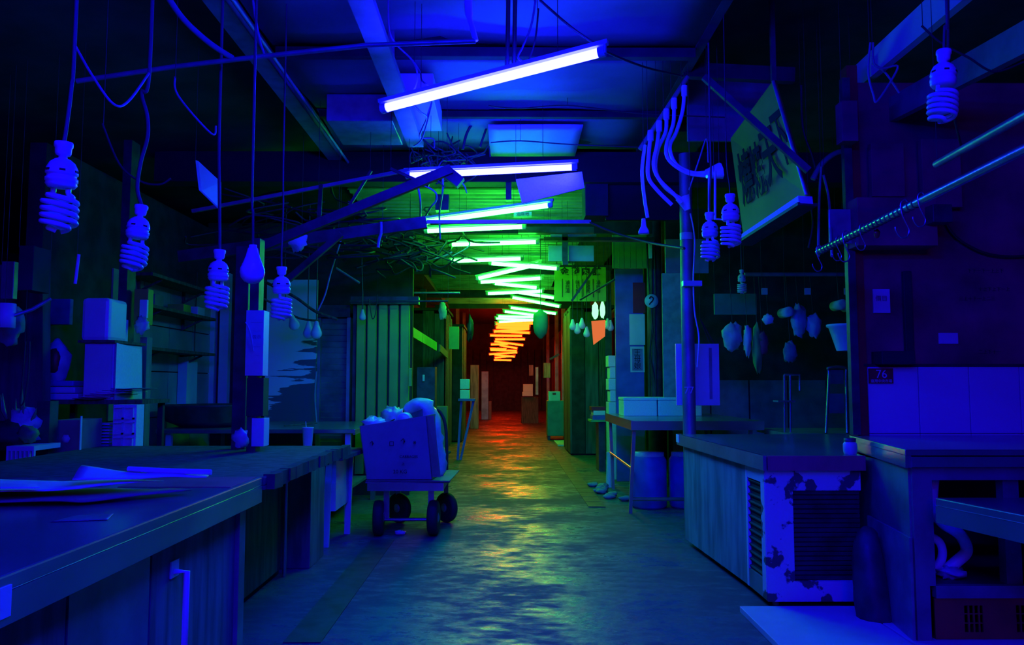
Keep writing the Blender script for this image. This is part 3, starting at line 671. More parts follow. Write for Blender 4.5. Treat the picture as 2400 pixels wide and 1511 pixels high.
# dark pillar and electric box
a, b = pbox(273, 311, 300, 800, 6.55, 0.15); one(G().box((a[0], 6.55, 0), (b[0], 6.7, 3.3)), 'stall_pillar', darksteel, 'thick dark pillar behind the white cabinet', 'pillar')
eb = thing('meter_box', 'yellowish meter box with a bag of wires beside dark pillar', 'box', P(330, 780, 6.6))
a, b = pbox(312, 348, 677, 760, 6.6, 0.1); G().box(a, b).build('box_body', yellowg, eb, bevel=0.004)
a, b = pbox(326, 345, 702, 745, 6.57, 0.03); G().box(a, b).build('cover', white, eb, bevel=0.003)
G().blob(P(333, 762, 6.55), (0.055, 0.03, 0.065), 13, 0.35, 14, 10, 5).build('clear_bag', bagm, eb)
a, b = pbox(318, 345, 790, 1100, 6.75, 0.1); one(G().box((a[0], a[1], 0), b), 'standing_board', ply, 'tall narrow board standing below the meter box', 'board')
# shelves on tiled wall
for i, (z0, ln) in enumerate([(1.62, 2.1), (2.02, 2.2), (2.32, 2.2)]):
    s_ = thing('wall_shelf', ['lowest', 'middle', 'topmost'][i]+' dark wooden shelf on the tiled left wall', 'shelf', (-3.5, 8.4, z0))
    G().box((-3.6, 7.6, z0), (-3.32, 9.3, z0+0.03)).build('shelf_board', wood, s_)
    for y in (7.9, 9.0): G().box((-3.6, y, z0-0.12), (-3.575, y+0.03, z0)).build('bracket', wood, s_); G().beam((-3.59, y, z0-0.12), (-3.36, y, z0-0.005), 0.02, 0.02).build('bracket', wood, s_)
for i, (y, h, m, lb) in enumerate([(7.8, 0.12, card, 'nearest small carton on the middle wall shelf'), (8.5, 0.09, yellowg, 'yellowish box on the middle wall shelf'), (8.9, 0.10, white, 'pale box at the far end of the middle wall shelf')]):
    one(G().box((-3.55, y, 2.05), (-3.38, y+0.2, 2.05+h)), 'small_box', m, lb, 'box', bevel=0.004)
one(G().box((-3.6, 8.95, 1.05), (-3.5, 9.25, 1.6)), 'wall_shelf_post', white, 'pale upright board at the end of the tiled wall', 'board')
one(G().tube(smooth_pts([(-3.59, 9.4, 2.6), (-3.59, 9.38, 1.8), (-3.58, 9.4, 1.1), (-3.58, 9.3, 0.95)]), 0.006), 'wall_cable', cabled, 'thin cable running down the tiled wall', 'cable')
px1('window_cloth', 'greenish board in the opening above the wall shelves', 'board', yellowg, 420, 455, 640, 708, 9.85, 0.04)

# branch like bent tubes with bulbs
one(G().tube(smooth_pts([P(620,660,8.7), P(690,695,8.7), P(740,730,8.7), P(790,748,8.7)]), 0.016), 'bent_pole', wood, 'bent greenish pole above the three small round bulbs, upper', 'pole')
one(G().tube(smooth_pts([P(618,700,8.9), P(660,722,8.9), P(700,745,8.9), P(750,752,8.9)]), 0.012), 'bent_pole', wood, 'lower bent pole crossing above the small round bulbs', 'pole')
one(G().tube(smooth_pts([P(800,560,7.6), P(775,640,7.6), P(762,690,7.6), P(745,728,7.6)]), 0.008), 'drooping_cable', cablem, 'pale drooping cable above the roller shutter', 'cable')
one(G().tube([P(788,628,8.5), P(843,663,8.5)], 0.012), 'thin_bar', galv, 'short slanted bar with green glints above corrugated panel', 'bar')
one(G().tube(smooth_pts([P(742,870,9.3), P(738,930,9.3), P(743,1000,9.3)]), 0.01), 'wall_pipe', cablem, 'thin pale pipe in front of the shutter edge', 'pipe')

# ================================================================ TRUSS AND BEAMS
def bm(name, label, a, b, w, h, m=darksteel, cat='beam'): return one(G().beam(a, b, w, h), name, m, label, cat)
bm('roof_truss_beam', 'slanted steel beam rising to the second blue tube', P(560,600,5.6), P(1058,396,5.6), 0.05, 0.065, darksteel)
bm('roof_truss_beam', 'long level beam crossing left of the first green tube', P(420,602,6.9), P(1000,521,6.9), 0.06, 0.1, darksteel)
bm('roof_truss_beam', 'thin blue bar crossing below the first green tube', P(1000,520,6.9), P(1385,520,6.9), 0.03, 0.03, galv)
bm('roof_brace', 'diagonal brace between post and long beam on left', P(660,668,6.6), P(800,548,6.6), 0.05, 0.05, darksteel)
bm('roof_brace', 'thin rod crossing above the slanted beam', P(450,495,6.0), P(960,398,6.0), 0.025, 0.025, galv)
bm('roof_brace', 'short strut between thin rod and slanted beam', P(752,435,6.0), P(748,508,5.7), 0.03, 0.03, darksteel)
bm('roof_brace', 'thin crooked strut left of the second blue tube', P(870,400,6.0), P(820,480,6.0), 0.02, 0.02, darksteel)
bm('roof_brace', 'dark strut crossing the left end of the second blue tube', P(915,395,5.7), P(1005,435,5.7), 0.02, 0.02, darksteel)
bm('roof_brace', 'dark joint plate at the top of slanted beam', P(1040,398,5.65), P(1080,430,5.65), 0.08, 0.08, darksteel)
# pipe lower near camera
one(G().tube([P(180,190,3.9), P(410,156,3.9), P(545,140,3.9), P(700,123,3.9), P(860,106,3.9), P(1115,96,3.9)], 0.013), 'cross_pipe', galv, 'thin pipe crossing under the ceiling above the bulbs', 'pipe')
one(G().tube(smooth_pts([P(385,-20,3.6), P(430,45,3.7), P(490,100,3.8), P(545,136,3.9)]), 0.014), 'heavy_cable', cablem, 'thick pale cable sweeping down from the top left', 'cable')
one(G().tube(smooth_pts([P(590,-20,3.9), P(600,50,3.9), P(610,100,3.9), P(620,128,3.9)]), 0.006), 'thin_cable', cablem, 'thin cable dropping onto the cross pipe at upper left', 'cable')
one(G().tube(smooth_pts([P(1097,-20,3.9), P(1099,35,3.9), P(1108,70,3.9), P(1115,96,3.9)]), [0.02]*7+[0.014]*12, 8), 'clear_hose', whitep, 'pale hose hanging at the end of the cross pipe', 'hose')
one(G().tube(smooth_pts([P(178,110,3.0), P(215,175,3.0), P(265,243,3.0), P(300,238,3.1), P(350,170,3.3)]), 0.005), 'slack_wire', cablem, 'slack cord between the first two left bulbs', 'cord')
one(G().tube(smooth_pts([P(410,180,3.8), P(418,225,3.8), P(495,313,3.9), P(506,296,4.0)]), 0.005), 'slack_wire', cablem, 'bent cord dropping towards the third left bulb', 'cord')
one(G().tube(smooth_pts([P(240,290,3.5), P(280,385,3.5), P(330,425,3.5), P(375,432,3.5), P(400,418,3.5)]), 0.005), 'slack_wire', cabled, 'dim slack cord looping behind the second left bulb', 'cord')
one(G().hexa([P(458,375,5.0), P(512,425,5.2), P(512,490,5.2), P(466,445,5.0)], (0.01, 0.02, 0)), 'hanging_card', white, 'pale card hanging behind the third left bulb', 'card')

one(G().blob(P(697, 563, 6.75), (0.075, 0.05, 0.085), 31, 0.3, 12, 8, 4), 'crumpled_wad', foam, 'crumpled pale wad stuffed on the long beam at left', 'bag')
one(G().tube(smooth_pts([P(893,520,6.8), P(893,545,6.8), P(888,562,6.8), P(886,580,6.8)]), 0.014), 'pipe_stub', cablem, 'short bent pipe stub under the long beam on left', 'pipe')
# cables around the tubes
cab = [
 ('black rope strung from the top down past the nearest tube end', [(1265,0,4.0),(1340,65,4.1),(1403,108,4.2),(1440,130,4.4),(1520,160,4.8),(1600,178,5.3)], 0.007, cabled, 'rope'),
 ('pale wire from the rail to the left end of nearest tube', [(910,-10,4.3),(912,70,4.3),(930,105,4.35),(965,140,4.4),(978,170,4.4),(975,200,4.45),(963,222,4.5)], 0.006, cablem, 'wire'),
 ('branching pale wire ending on the nearest tube', [(970,145,4.4),(985,170,4.4),(990,190,4.35),(1016,207,4.4)], 0.005, cablem, 'wire'),
 ('pale wire dropping to the middle of nearest tube', [(1255,0,4.1),(1245,60,4.1),(1225,110,4.1),(1214,132,4.1),(1222,143,4.1)], 0.006, cablem, 'wire'),
 ('dark wire curling beside the middle of nearest tube', [(1262,20,4.2),(1255,90,4.2),(1240,140,4.2),(1225,168,4.15)], 0.005, cabled, 'wire'),
 ('zigzag wire under the left end of nearest tube', [(963,240,4.6),(985,262,4.9),(1000,275,5.2),(990,300,5.4),(985,322,5.6),(1015,325,5.7),(1018,345,5.7)], 0.006, cablem, 'wire'),
 ('pale wire linking down to the second tube', [(1000,275,5.3),(1012,240,5.3),(990,322,5.5),(970,342,5.6)], 0.005, cablem, 'wire'),
 ('cable loop curving up to the white ceiling sheet', [(1085,350,6.5),(1095,310,6.5),(1120,275,6.5),(1150,265,6.6)], 0.012, cabled, 'cable'),
 ('second cable loop by the white ceiling sheet', [(1125,345,6.6),(1140,300,6.6),(1152,268,6.6)], 0.010, cabled, 'cable'),
 ('thin wire stretched below the white ceiling sheet', [(1150,334,6.2),(1220,330,6.2),(1330,338,6.2),(1500,345,6.2)], 0.005, cabled, 'wire'),
 ('thin wire stretched above the white ceiling sheet', [(1145,248,5.9),(1220,254,5.9),(1330,247,5.9),(1500,266,5.9),(1700,275,5.9)], 0.005, cabled, 'wire'),
 ('blue cord hanging left end of the first green tube', [(978,430,6.6),(985,470,6.7),(985,512,7.2)], 0.009, cablem, 'cord'),
 ('blue cord hanging across the first green tube', [(1038,415,6.6),(1037,450,6.7),(1030,500,7.2),(1032,560,7.4)], 0.009, cablem, 'cord'),
 ('curling pale wire above the first green tube', [(990,432,6.6),(1020,450,6.7),(1022,470,6.8),(1010,485,6.9),(998,505,7.2)], 0.008, cablem, 'wire'),
 ('looping wire hanging at the right of second tube', [(1075,420,6.4),(1088,435,6.5),(1094,452,6.6)], 0.006, cablem, 'wire'),
 ('long black cable sagging right from the first green tube', [(1380,520,6.9),(1440,545,6.7),(1520,568,6.3),(1604,582,5.6)], 0.010, cabled, 'cable'),
 ('drooping black cable on the stained right wall', [(2210,510,5.2),(2240,555,5.2),(2300,590,5.2),(2360,601,5.2),(2420,598,5.2)], 0.008, cabled, 'cable'),
 ('cord winding up from the right pipe towards roof', [(2255,350,3.9),(2240,290,3.5),(2225,200,3.2),(2222,60,3.1),(2222,-20,3.1)], 0.006, cabled, 'cord'),
 ('tangled wire hanging from the pale right rafter', [(2040,100,4.2),(2035,170,4.2),(2048,225,4.2),(2055,238,4.2),(2085,195,4.2),(2104,155,4.2),(2070,160,4.2),(2048,148,4.2),(2046,100,4.2)], 0.006, cablem, 'wire'),
 ('loose wire end crossing the tangle under the rafter', [(2044,148,4.25),(2075,170,4.25),(2108,218,4.25)], 0.006, cablem, 'wire'),
 ('thin cord drooping at the upper right corner', [(2160,60,3.5),(2205,100,3.5),(2270,135,3.5),(2330,168,3.5),(2400,145,3.5)], 0.005, cabled, 'cord'),
 ('bent conduit arching behind the green sign', [(1905,420,5.6),(1925,385,5.6),(1960,358,5.6),(2000,352,5.6)], 0.02, cablem, 'conduit'),
 ('long cord hanging straight right of the green sign', [(1925,390,5.5),(1920,470,5.5),(1918,600,5.2)], 0.009, cablem, 'cord'),
 ('second cord hanging right of the green sign', [(1930,410,5.4),(1943,470,5.4),(1950,600,4.8)], 0.009, cablem, 'cord'),
 ('dark cord dropping behind the green sign edge', [(1878,200,5.6),(1882,300,5.6),(1905,370,5.6),(1915,420,5.6)], 0.008, cabled, 'cord'),
 ('thin cord curving below the green sign corner', [(1893,450,5.4),(1905,520,5.4),(1895,580,5.3)], 0.006, cabled, 'cord'),
 ('green-lit cable loop hanging at the left wire tangle', [(960,555,9.0),(1000,580,9.0),(1005,605,9.0),(1040,600,9.0),(1060,590,9.0)], 0.012, cablem, 'cable'),
 ('hanging black cable loop above the corrugated panel', [(865,700,9.3),(872,745,9.3),(880,735,9.3),(885,690,9.3)], 0.006, cabled, 'cable'),
 ('pale cord crossing the bend of the third green tube', [(1060,600,8.8),(1100,575,8.8),(1088,550,8.8),(1075,520,8.8)], 0.008, cablem, 'cord'),
]
for lb, pts, r, m, kind in cab:
    one(G().tube(smooth_pts([P(*q) for q in pts], 5), r, 6), {'cord':'hanging_flex'}.get(kind,'hanging_'+kind), m, lb, kind)
# bundles of straps that hold the nearest tube
for i, (u, lb) in enumerate([(1188, 'left dark strap holding the nearest blue tube'), (1204, 'right dark strap beside its twin holding the nearest tube')]):
    one(G().tube([P(u, 172, 4.25), P(u+2, 90, 4.2), (P(u+4, 0, 4.2).x, 4.2, 3.46)], 0.012, 6), 'hanging_belt', cabled, lb, 'strap')
one(G().beam(P(1192, 470, 7.3), P(1192, 360, 7.35), 0.05, 0.05, up=(0,1,0)), 'drop_rod', darksteel, 'dark rod dropping to the first green tube', 'rod')
# junction tangle
jt = G()
for i in range(26):
    c = P(random.uniform(975,1105), random.uniform(358,390), random.uniform(6.5,6.9)); pts = [c]
    for k in range(4): c = c + Vector((random.uniform(-.14,.14), random.uniform(-.1,.1), random.uniform(-.1,.1))); pts.append(c)
    jt.tube(smooth_pts(pts, 4), 0.007, 5)
o = jt.build('wire_tangle', cabled, None, 'knot of black wires between the two blue tubes', kind='stuff', cat='wires')
jt = G()
for i in range(46):
    c = P(random.uniform(870,1040), random.uniform(555,615), random.uniform(8.6,9.4)); pts = [c]
    for k in range(4): c = c + Vector((random.uniform(-.3,.3), random.uniform(-.2,.2), random.uniform(-.12,.12))); pts.append(c)
    jt.tube(smooth_pts(pts, 4), 0.011, 5)
jt.build('wire_tangle', cabled, None, 'wide bushy tangle of black cables left of the green tubes', kind='stuff', cat='wires')
jt = G()
for i in range(30):
    c = P(random.uniform(600,900), random.uniform(470,600), random.uniform(7.2,8.4)); pts = [c]
    for k in range(3): c = c + Vector((random.uniform(-.5,.5), random.uniform(-.2,.2), random.uniform(-.12,.12))); pts.append(c)
    jt.tube(smooth_pts(pts, 4), 0.010, 5)
jt.build('wire_tangle', cabled, None, 'dim cables strung over the left stall under the beams', kind='stuff', cat='wires')
px1('junction_box', 'dark junction box behind the left end of green tubes', 'box', darksteel, 1020, 1052, 455, 492, 7.6, 0.15)
# hanging white board under 2nd tube
one(G().hexa([P(1209,420,6.35), P(1364,402,6.0), P(1370,440,5.98), P(1224,476,6.33)], (0.0, 0.02, 0.0)), 'hanging_board', foam, 'tilted pale board hanging under the second blue tube', 'board')
sg = thing('label_sign', 'small bright label hanging at the right of the first green tube', 'sign', P(1225, 500, 7.9))
a, b = pbox(1204, 1246, 496, 509, 8.1, 0.02); G().box(a, b).build('plate', paper, sg)
text('油麻地', 0.045, ink, sg, P(1225, 502, 8.095), FACE)
for u, v, s_ in ((1000,500,1),): pass
px1('skylight_sheet', 'upper left pane of the dim grid roof opening', 'panel', roofm, 1290, 1320, 548, 566, 9.5, 0.03)
for i, (u0, u1, v0, v1) in enumerate([(1330,1398,548,566),(1285,1320,575,612),(1332,1392,575,612)]):
    px1('skylight_sheet', ['upper right', 'lower left', 'lower right'][i]+' pane of the dim grid roof opening', 'panel', roofm, u0, u1, v0, v1, 9.5, 0.03)
one(G().box((0.45, 9.4, 2.98), (1.75, 9.5, 3.02)), 'grid_bar', darksteel, 'dark level bar across the grid roof opening', 'bar')
a, b = pbox(1318, 1331, 545, 620, 9.4, 0.05); one(G().box(a, b), 'grid_bar', darksteel, 'dark upright bar of the grid roof opening', 'bar')
a, b = pbox(1215, 1392, 531, 545, 8.8, 0.1); one(G().box(a, b), 'lintel_beam', darksteel, 'dark lintel right of the second green tube', 'beam')
# dark valance panels, right of center
px1('dark_valance', 'dark sloping valance above right stalls beyond blue tube', 'panel', black, 1420, 1600, 390, 515, 7.4, 0.05)
px1('dark_valance', 'dim green-edged duct right of the hanging board', 'duct', soot, 1372, 1425, 388, 505, 7.35, 0.3)
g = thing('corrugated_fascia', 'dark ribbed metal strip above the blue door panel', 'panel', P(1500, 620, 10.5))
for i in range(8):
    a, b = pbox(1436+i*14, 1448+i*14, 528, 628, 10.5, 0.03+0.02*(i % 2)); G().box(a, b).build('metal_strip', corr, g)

# ================================================================ GREEN SIGN
sn = thing('green_sign', 'large yellow-green sign with black brush characters at upper right', 'sign', P(1800, 400, 5.6))
q = [P(1712,325,6.0), P(1813,187,5.2), P(1893,456,5.1), P(1742,552,5.9)]
G().hexa(q, (0.03, 0.03, 0)).build('board', yellowg, sn)
ex = (q[1]-q[0]); ey = (q[0]-q[3])
n_ = ex.cross(ey).normalized()
if n_.y > 0: n_ = -n_
def sgt(ch, s, t, size, w=1.0):
    top = q[0].lerp(q[1], s); bot = q[3].lerp(q[2], s); c = bot.lerp(top, t)
    X = (q[2]-q[3]).normalized(); Yv = (top-bot).normalized(); Z = X.cross(Yv).normalized()
    if Z.y > 0: Z = -Z
    M = Matrix((X, Yv, Z)).transposed().to_4x4()
    text(ch, size, ink, sn, c + Z*0.006, M, 'character', 0.002, 0.008, w)
sgt('燒', 0.20, 0.47, 0.42, 0.42); sgt('焼', 0.43, 0.44, 0.40, 0.38); sgt('天', 0.66, 0.47, 0.44, 0.42); sgt('下', 0.88, 0.52, 0.42, 0.34)
G().beam(P(1745,562,5.88), P(1888,468,5.08), 0.10, 0.05).build('ledge', foam, sn, 'pale ledge along the sign foot')
G().beam(P(1742,572,5.88), P(1893,478,5.08), 0.14, 0.02).build('ledge', darksteel, sn)
G().tube([P(1812,190,5.18), P(1890,456,5.06)], 0.012).build('frame_edge', galv, sn)
G().beam(P(1813,190,5.2), (P(1813,190,5.2).x, 5.2, 3.95), 0.03, 0.03, up=(0,1,0)).build('hanger', darksteel, sn)
bm('roof_brace', 'diagonal strut crossing in front of the green sign', P(1650,180,5.0), P(1895,400,4.9), 0.04, 0.04, darksteel)
bm('roof_truss_beam', 'dark crossbeam end above the green sign', P(1600,165,5.4), P(1860,178,5.4), 0.06, 0.10, darkw)
px1('dark_valance', 'dim blue sheet between the post top and the green sign', 'panel', steel_dull, 1612, 1812, 184, 330, 6.2, 0.03)

# flexible conduits hanging to the right post
cds = [([(1604,215),(1600,260),(1585,310),(1570,345),(1585,385),(1625,405),(1665,402)], 'pale conduit looping highest towards the bracket by the post'),
       ([(1580,245),(1578,290),(1562,340),(1568,375),(1610,405),(1655,412)], 'pale conduit just inside the highest loop'),
       ([(1562,270),(1560,310),(1542,350),(1537,400),(1560,440),(1600,468)], 'pale conduit third from the left of the hanging fan'),
       ([(1545,298),(1540,340),(1532,385),(1545,420),(1580,455),(1598,475)], 'pale conduit second from the left of the hanging fan'),
       ([(1525,320),(1520,370),(1520,415),(1540,445),(1575,480)], 'pale conduit bending to the lower junction cap')]
for i, (pts, lb) in enumerate(cds):
    t = thing('flexible_conduit', lb, 'conduit', P(*pts[0], 5.2), 'conduits fanning down to the right post')
    G().tube(smooth_pts([P(u, v, 5.2-0.03*i) for u, v in pts]), 0.013, 8).build('conduit', whitep, t)
    G().tube([P(pts[0][0], pts[0][1]-14, 5.2-0.03*i), P(pts[0][0], pts[0][1]+10, 5.2-0.03*i)], 0.02, 8).build('connector', whitep, t)
t = thing('pendant_socket', 'single pale pendant with cone socket left of the right post', 'pendant', P(1512, 545, 5.2))
G().tube(smooth_pts([P(1512,340,5.2), P(1505,400,5.2), P(1510,460,5.2), P(1518,510,5.2)]), 0.012, 8).build('cord', whitep, t)
c = P(1509, 548, 5.2); G().lathe([(0.001,0),(0.036,0),(0.034,0.02),(0.018,0.05),(0.012,0.1)], c, 14).build('cone', whitep, t)
one(G().tube([P(1612,180,5.3), P(1500,350,5.3)], 0.016), 'slanted_bracket_bar', galv, 'slanted bar from which the pale conduits hang', 'bar')
one(G().tube([P(1600,462,5.15), P(1612,492,5.15)], [0.05, 0.02]), 'junction_cone', whitep, 'pale cone cap on the top of post 77', 'cap')
one(G().tube([P(1655,408,5.1), P(1690,400,5.1)], [0.03, 0.055]), 'junction_cone', whitep, 'pale cap where the upper conduits meet beside the sign', 'cap')
one(G().tube(smooth_pts([P(1615,445,5.2), P(1640,370,5.2), P(1656,325,5.2), P(1660,380,5.1)]), 0.005), 'hanging_wire', cablem, 'thin wire peak between conduits and sign', 'wire')
bk2 = thing('lamp_bracket', 'rectangular pale bracket holding bulbs beside the right post', 'bracket', P(1675, 450, 5.0))
for x in (1662, 1676): G().tube([P(x,400,5.0), P(x,515,5.0)], 0.008).build('rod', whitep, bk2)
G().tube([P(1660,512,5.0), P(1700,515,5.0)], 0.006).build('rod', whitep, bk2)
# post 77
p77 = thing('numbered_post', 'round right post marked 77 standing at the counter end', 'post', (P(1616, 1000, 6.93).x, 6.93, 0))
px_, py_ = P(1616, 1000, 6.93).x, 6.93
G().lathe([(0.055, 0.0), (0.055, 3.3)], (px_, py_, 0), 20).build('shaft', steel_dull, p77)
G().lathe([(0.057, 0), (0.057, 0.06)], (px_, py_, P(0, 560, 6.93).z), 20).build('clamp', whitep, p77)
text('77', 0.085, white, p77, (px_-0.012, py_-0.059, P(0, 915, 6.87).z), FACE, 'number')
G().tube(smooth_pts([P(1618,500,6.84), P(1628,560,6.84), P(1625,650,6.84), P(1628,730,6.84), P(1638,790,6.84), P(1634,860,6.84)]), 0.007).build('cable', whitep, p77)
one(G().box((px_-0.06, py_-0.12, P(0,672,6.93).z), (px_+0.1, py_-0.056, P(0,660,6.93).z)), 'post_switch', whitep, 'small pale switch strip fixed on post 77', 'switch')
a, b = pbox(1586, 1685, 805, 950, 7.05, 0.03)
nb = thing('white_board', 'white board hanging on string behind post 77', 'board', P(1636, 950, 6.6))
G().box(a, b).build('board', white, nb, bevel=0.003)
a, b = pbox(1664, 1668, 815, 935, 7.04, 0.01); G().box((a[0], 7.042, a[2]), (b[0], 7.05, b[2])).build('strip', steel_dull, nb)
for u in (1664, 1674): G().tube([P(u, 806, 7.06), P(1640, 745, 7.0)], 0.005, 5).build('string', cabled, nb)

# ================================================================ RIGHT COUNTERS
r1 = thing('shutter_counter', 'right counter with louvred corner and peeling white frame', 'counter', (2.1, 5.7, 0))
fx, fy, bx_, by = 1.52, 4.8, 1.50, 6.75
G().add([(1.50,4.76,.84),(2.09,4.76,.84),(2.17,5.25,.84),(2.9,5.45,.84),(2.9,6.8,.84),(1.43,6.8,.84),(1.50,4.76,.885),(2.09,4.76,.885),(2.17,5.25,.885),(2.9,5.45,.885),(2.9,6.8,.885),(1.43,6.8,.885)],[(5,4,3,2,1,0),(6,7,8,9,10,11)]+[(i,(i+1)%6,6+(i+1)%6,6+i) for i in range(6)]).build('worktop', plyd if False else steel, r1, bevel=0.004)
G().box((1.46, 4.74, 0.80), (1.48, 6.8, 0.885), rot=(0, 0, 0.033), c=(1.49, 5.77, 0.84)).build('edge_strip', mat('edge_metal', (0.4, 0.42, 0.36), 0.35, 0.5), r1, 'green-lit metal edge strip')
G().box((1.52, 4.735, 0.80), (2.09, 4.755, 0.885)).build('edge_strip', pinkm, r1, 'worn pinkish front edge')
G().box((1.56, 5.0, 0.06), (2.08, 6.6, 0.80)).build('cabinet_body', darkw, r1)
G().hexa([(1.52, 5.17, 0.05), (1.545, 5.17, 0.05), (1.485, 6.68, 0.05), (1.46, 6.68, 0.05)], (0, 0, 0.75)).build('side_panel', mat('grey_board', (0.36, 0.36, 0.34), 0.7, 0, 0.45, 3.5, 0.2, stretch=(3, 3, 0.6)), r1)
# louvre on side
z0 = 0.17
G().box((1.535, 4.86, 0.12), (1.545, 5.16, 0.74)).build('louvre_back', darkw, r1)
for i in range(13):
    G().box((1.522, 4.87, z0+i*0.044), (1.536, 5.14, z0+0.012+i*0.044), rot=(0, -0.5, 0)).build('slat', soot, r1)
for y in (4.80, 5.14): G().box((1.516, y, 0.05), (1.545, y+0.035 if y > 5 else y+0.07, 0.80)).build('louvre_frame', peel if y < 5 else white, r1)
G().box((1.518, 4.87, 0.72), (1.545, 5.14, 0.80)).build('louvre_frame', white, r1); G().box((1.518, 4.87, 0.05), (1.545, 5.14, 0.16)).build('louvre_frame', steel_dull, r1)
# front face
xr_ = 2.08
G().box((1.52, 4.79, 0.045), (1.68, 4.82, 0.80)).build('front_stile', peel, r1)
G().box((1.68, 4.79, 0.68), (xr_, 4.82, 0.80)).build('front_rail', peel, r1)
G().box((1.68, 4.79, 0.045), (xr_, 4.82, 0.16)).build('front_rail', peel, r1)
G().box((1.68, 4.84, 0.16), (xr_, 4.85, 0.68)).build('shutter_back', darkw, r1)
for i in range(19): G().box((1.68, 4.815, 0.165+i*0.0272), (xr_, 4.825, 0.165+0.021+i*0.0272), rot=(0.3, 0, 0)).build('slat', darksteel, r1)
for x, y in ((1.56, 6.6), (1.56, 5.9), (1.6, 4.9)): G().tube([(x, y, 0), (x, y, 0.06)], 0.02).build('foot', steel_dull, r1)
G().box((1.425, 6.72, 0.82), (1.47, 6.82, 0.885)).build('edge_clip', foam, r1)
ja = thing('lidded_jar', 'small capped jar on the corner of the right counter', 'jar', (2.14, 4.95, 0.885))
G().lathe([(0.001, 0), (0.035, 0), (0.04, 0.02), (0.04, 0.06), (0.03, 0.075)], (2.05, 4.85, 0.885), 16).build('jar_body', bagm, ja)
G().lathe([(0.034, 0.075), (0.034, 0.095), (0.001, 0.096)], (2.05, 4.85, 0.885), 16).build('lid', darksteel, ja)
# raised white slab on floor
ss = G().hexa([PZ(1755,1417,0.03), PZ(2145,1420,0.03), PZ(2500,1500,0.03), PZ(2500,1800,0.03)], (0, 0, -0.03))
ss = G().add([(1.36, 4.72, 0), (4.0, 4.72, 0), (4.0, 2.2, 0), (1.05, 2.2, 0), (1.36, 4.72, 0.035), (4.0, 4.72, 0.035), (4.0, 2.2, 0.035), (1.05, 2.2, 0.035)],
             [(0,1,2,3),(7,6,5,4),(0,4,5,1),(1,5,6,2),(2,6,7,3),(3,7,4,0)])
pl = thing('floor_slab', 'raised pale slab on the floor in front of the right counter', 'slab', (2.4, 3.5, 0))
def slab(x0, x1, xa, xb, y0, y1):
    G().add([(x0, y1, 0), (x1, y1, 0), (xb, y0, 0), (xa, y0, 0), (x0, y1, 0.035), (x1, y1, 0.035), (xb, y0, 0.035), (xa, y0, 0.035)],
             [(0,1,2,3),(7,6,5,4),(0,4,5,1),(1,5,6,2),(2,6,7,3),(3,7,4,0)]).build('flagstone', mat('pale_slab', (0.62, 0.62, 0.6), 0.6, 0, 0.2, 3, 0.1), pl, bevel=0.004)
slab(1.34, 2.0, 1.33, 1.99, 3.82, 4.74); slab(2.01, 4.0, 2.0, 4.0, 3.82, 4.74); slab(1.33, 1.99, 1.32, 1.98, 2.6, 3.81); slab(2.0, 4.0, 1.99, 4.0, 2.6, 3.81)

# tall right counter with the open cabinet
r2 = thing('open_cabinet_counter', 'taller right counter with open pipe cabinet in front of white tiles', 'counter', (2.8, 4.7, 0))
G().hexa([(1.99, 4.06, 0.945), (4.2, 4.06, 0.945), (4.2, 5.19, 0.945), (2.19, 5.19, 0.945)], (0, 0, 0.03)).build('worktop', steel, r2, bevel=0.004)
G().hexa([(1.99, 4.06, 0.885), (2.02, 4.06, 0.885), (2.22, 5.16, 0.885), (2.19, 5.16, 0.885)], (0, 0, 0.06)).build('fascia', steel, r2)
G().box((2.02, 4.05, 0.89), (4.2, 4.07, 0.94)).build('fascia', steel, r2)
G().hexa([(2.03, 4.12, 0.035), (2.06, 4.12, 0.035), (2.22, 5.12, 0.0), (2.19, 5.12, 0.0)], (0, 0, 0.86)).build('side_panel', steel_dull, r2)
G().hexa([(2.015, 4.10, 0.035), (2.03, 4.10, 0.035), (2.13, 4.8, 0.035), (2.115, 4.8, 0.035)], (0, 0, 0.5)).build('side_panel', galv, r2, 'lower patched sheet on the side')
G().box((2.04, 4.10, 0.30), (2.14, 4.16, 0.89)).build('front_stile', steel_dull, r2)
G().box((2.04, 4.10, 0.035), (2.11, 4.14, 0.30)).build('front_stile', steel_dull, r2)
G().box((2.14, 4.10, 0.82), (4.2, 4.14, 0.89)).build('front_rail', steel_dull, r2)
G().box((2.14, 4.10, 0.24), (4.2, 4.14, 0.30)).build('front_rail', steel_dull, r2)
G().box((2.2, 4.95, 0.3), (4.2, 5.0, 0.89)).build('cabinet_back', darkw, r2)
G().box((2.14, 4.14, 0.27), (4.2, 4.95, 0.30)).build('cabinet_floor', darksteel, r2)
G().box((2.52, 4.14, 0.30), (2.60, 4.2, 0.82)).build('divider', steel_dull, r2)
for i in range(4): G().box((2.040+0.0295*i*0.9+0.02, 4.2+0.14*i, 0.80), (2.045+0.0295*i*0.9+0.02, 4.225+0.14*i, 0.85), rot=(0,0,-0.16)).build('slot', ink, r2)
pi_ = thing('drain_pipe', 'bent pale drain hose inside the open cabinet', 'pipe', (2.3, 4.3, 0.3))
G().tube(smooth_pts([(2.25, 4.3, 0.80), (2.24, 4.3, 0.66), (2.28, 4.28, 0.58), (2.36, 4.26, 0.52), (2.39, 4.26, 0.44), (2.33, 4.26, 0.38), (2.27, 4.28, 0.32)]), 0.03, 10).build('hose', whitep, pi_)
G().tube(smooth_pts([(2.19, 4.3, 0.52), (2.26, 4.28, 0.48), (2.27, 4.28, 0.40), (2.22, 4.28, 0.33)]), 0.022, 10).build('hose', whitep, pi_)
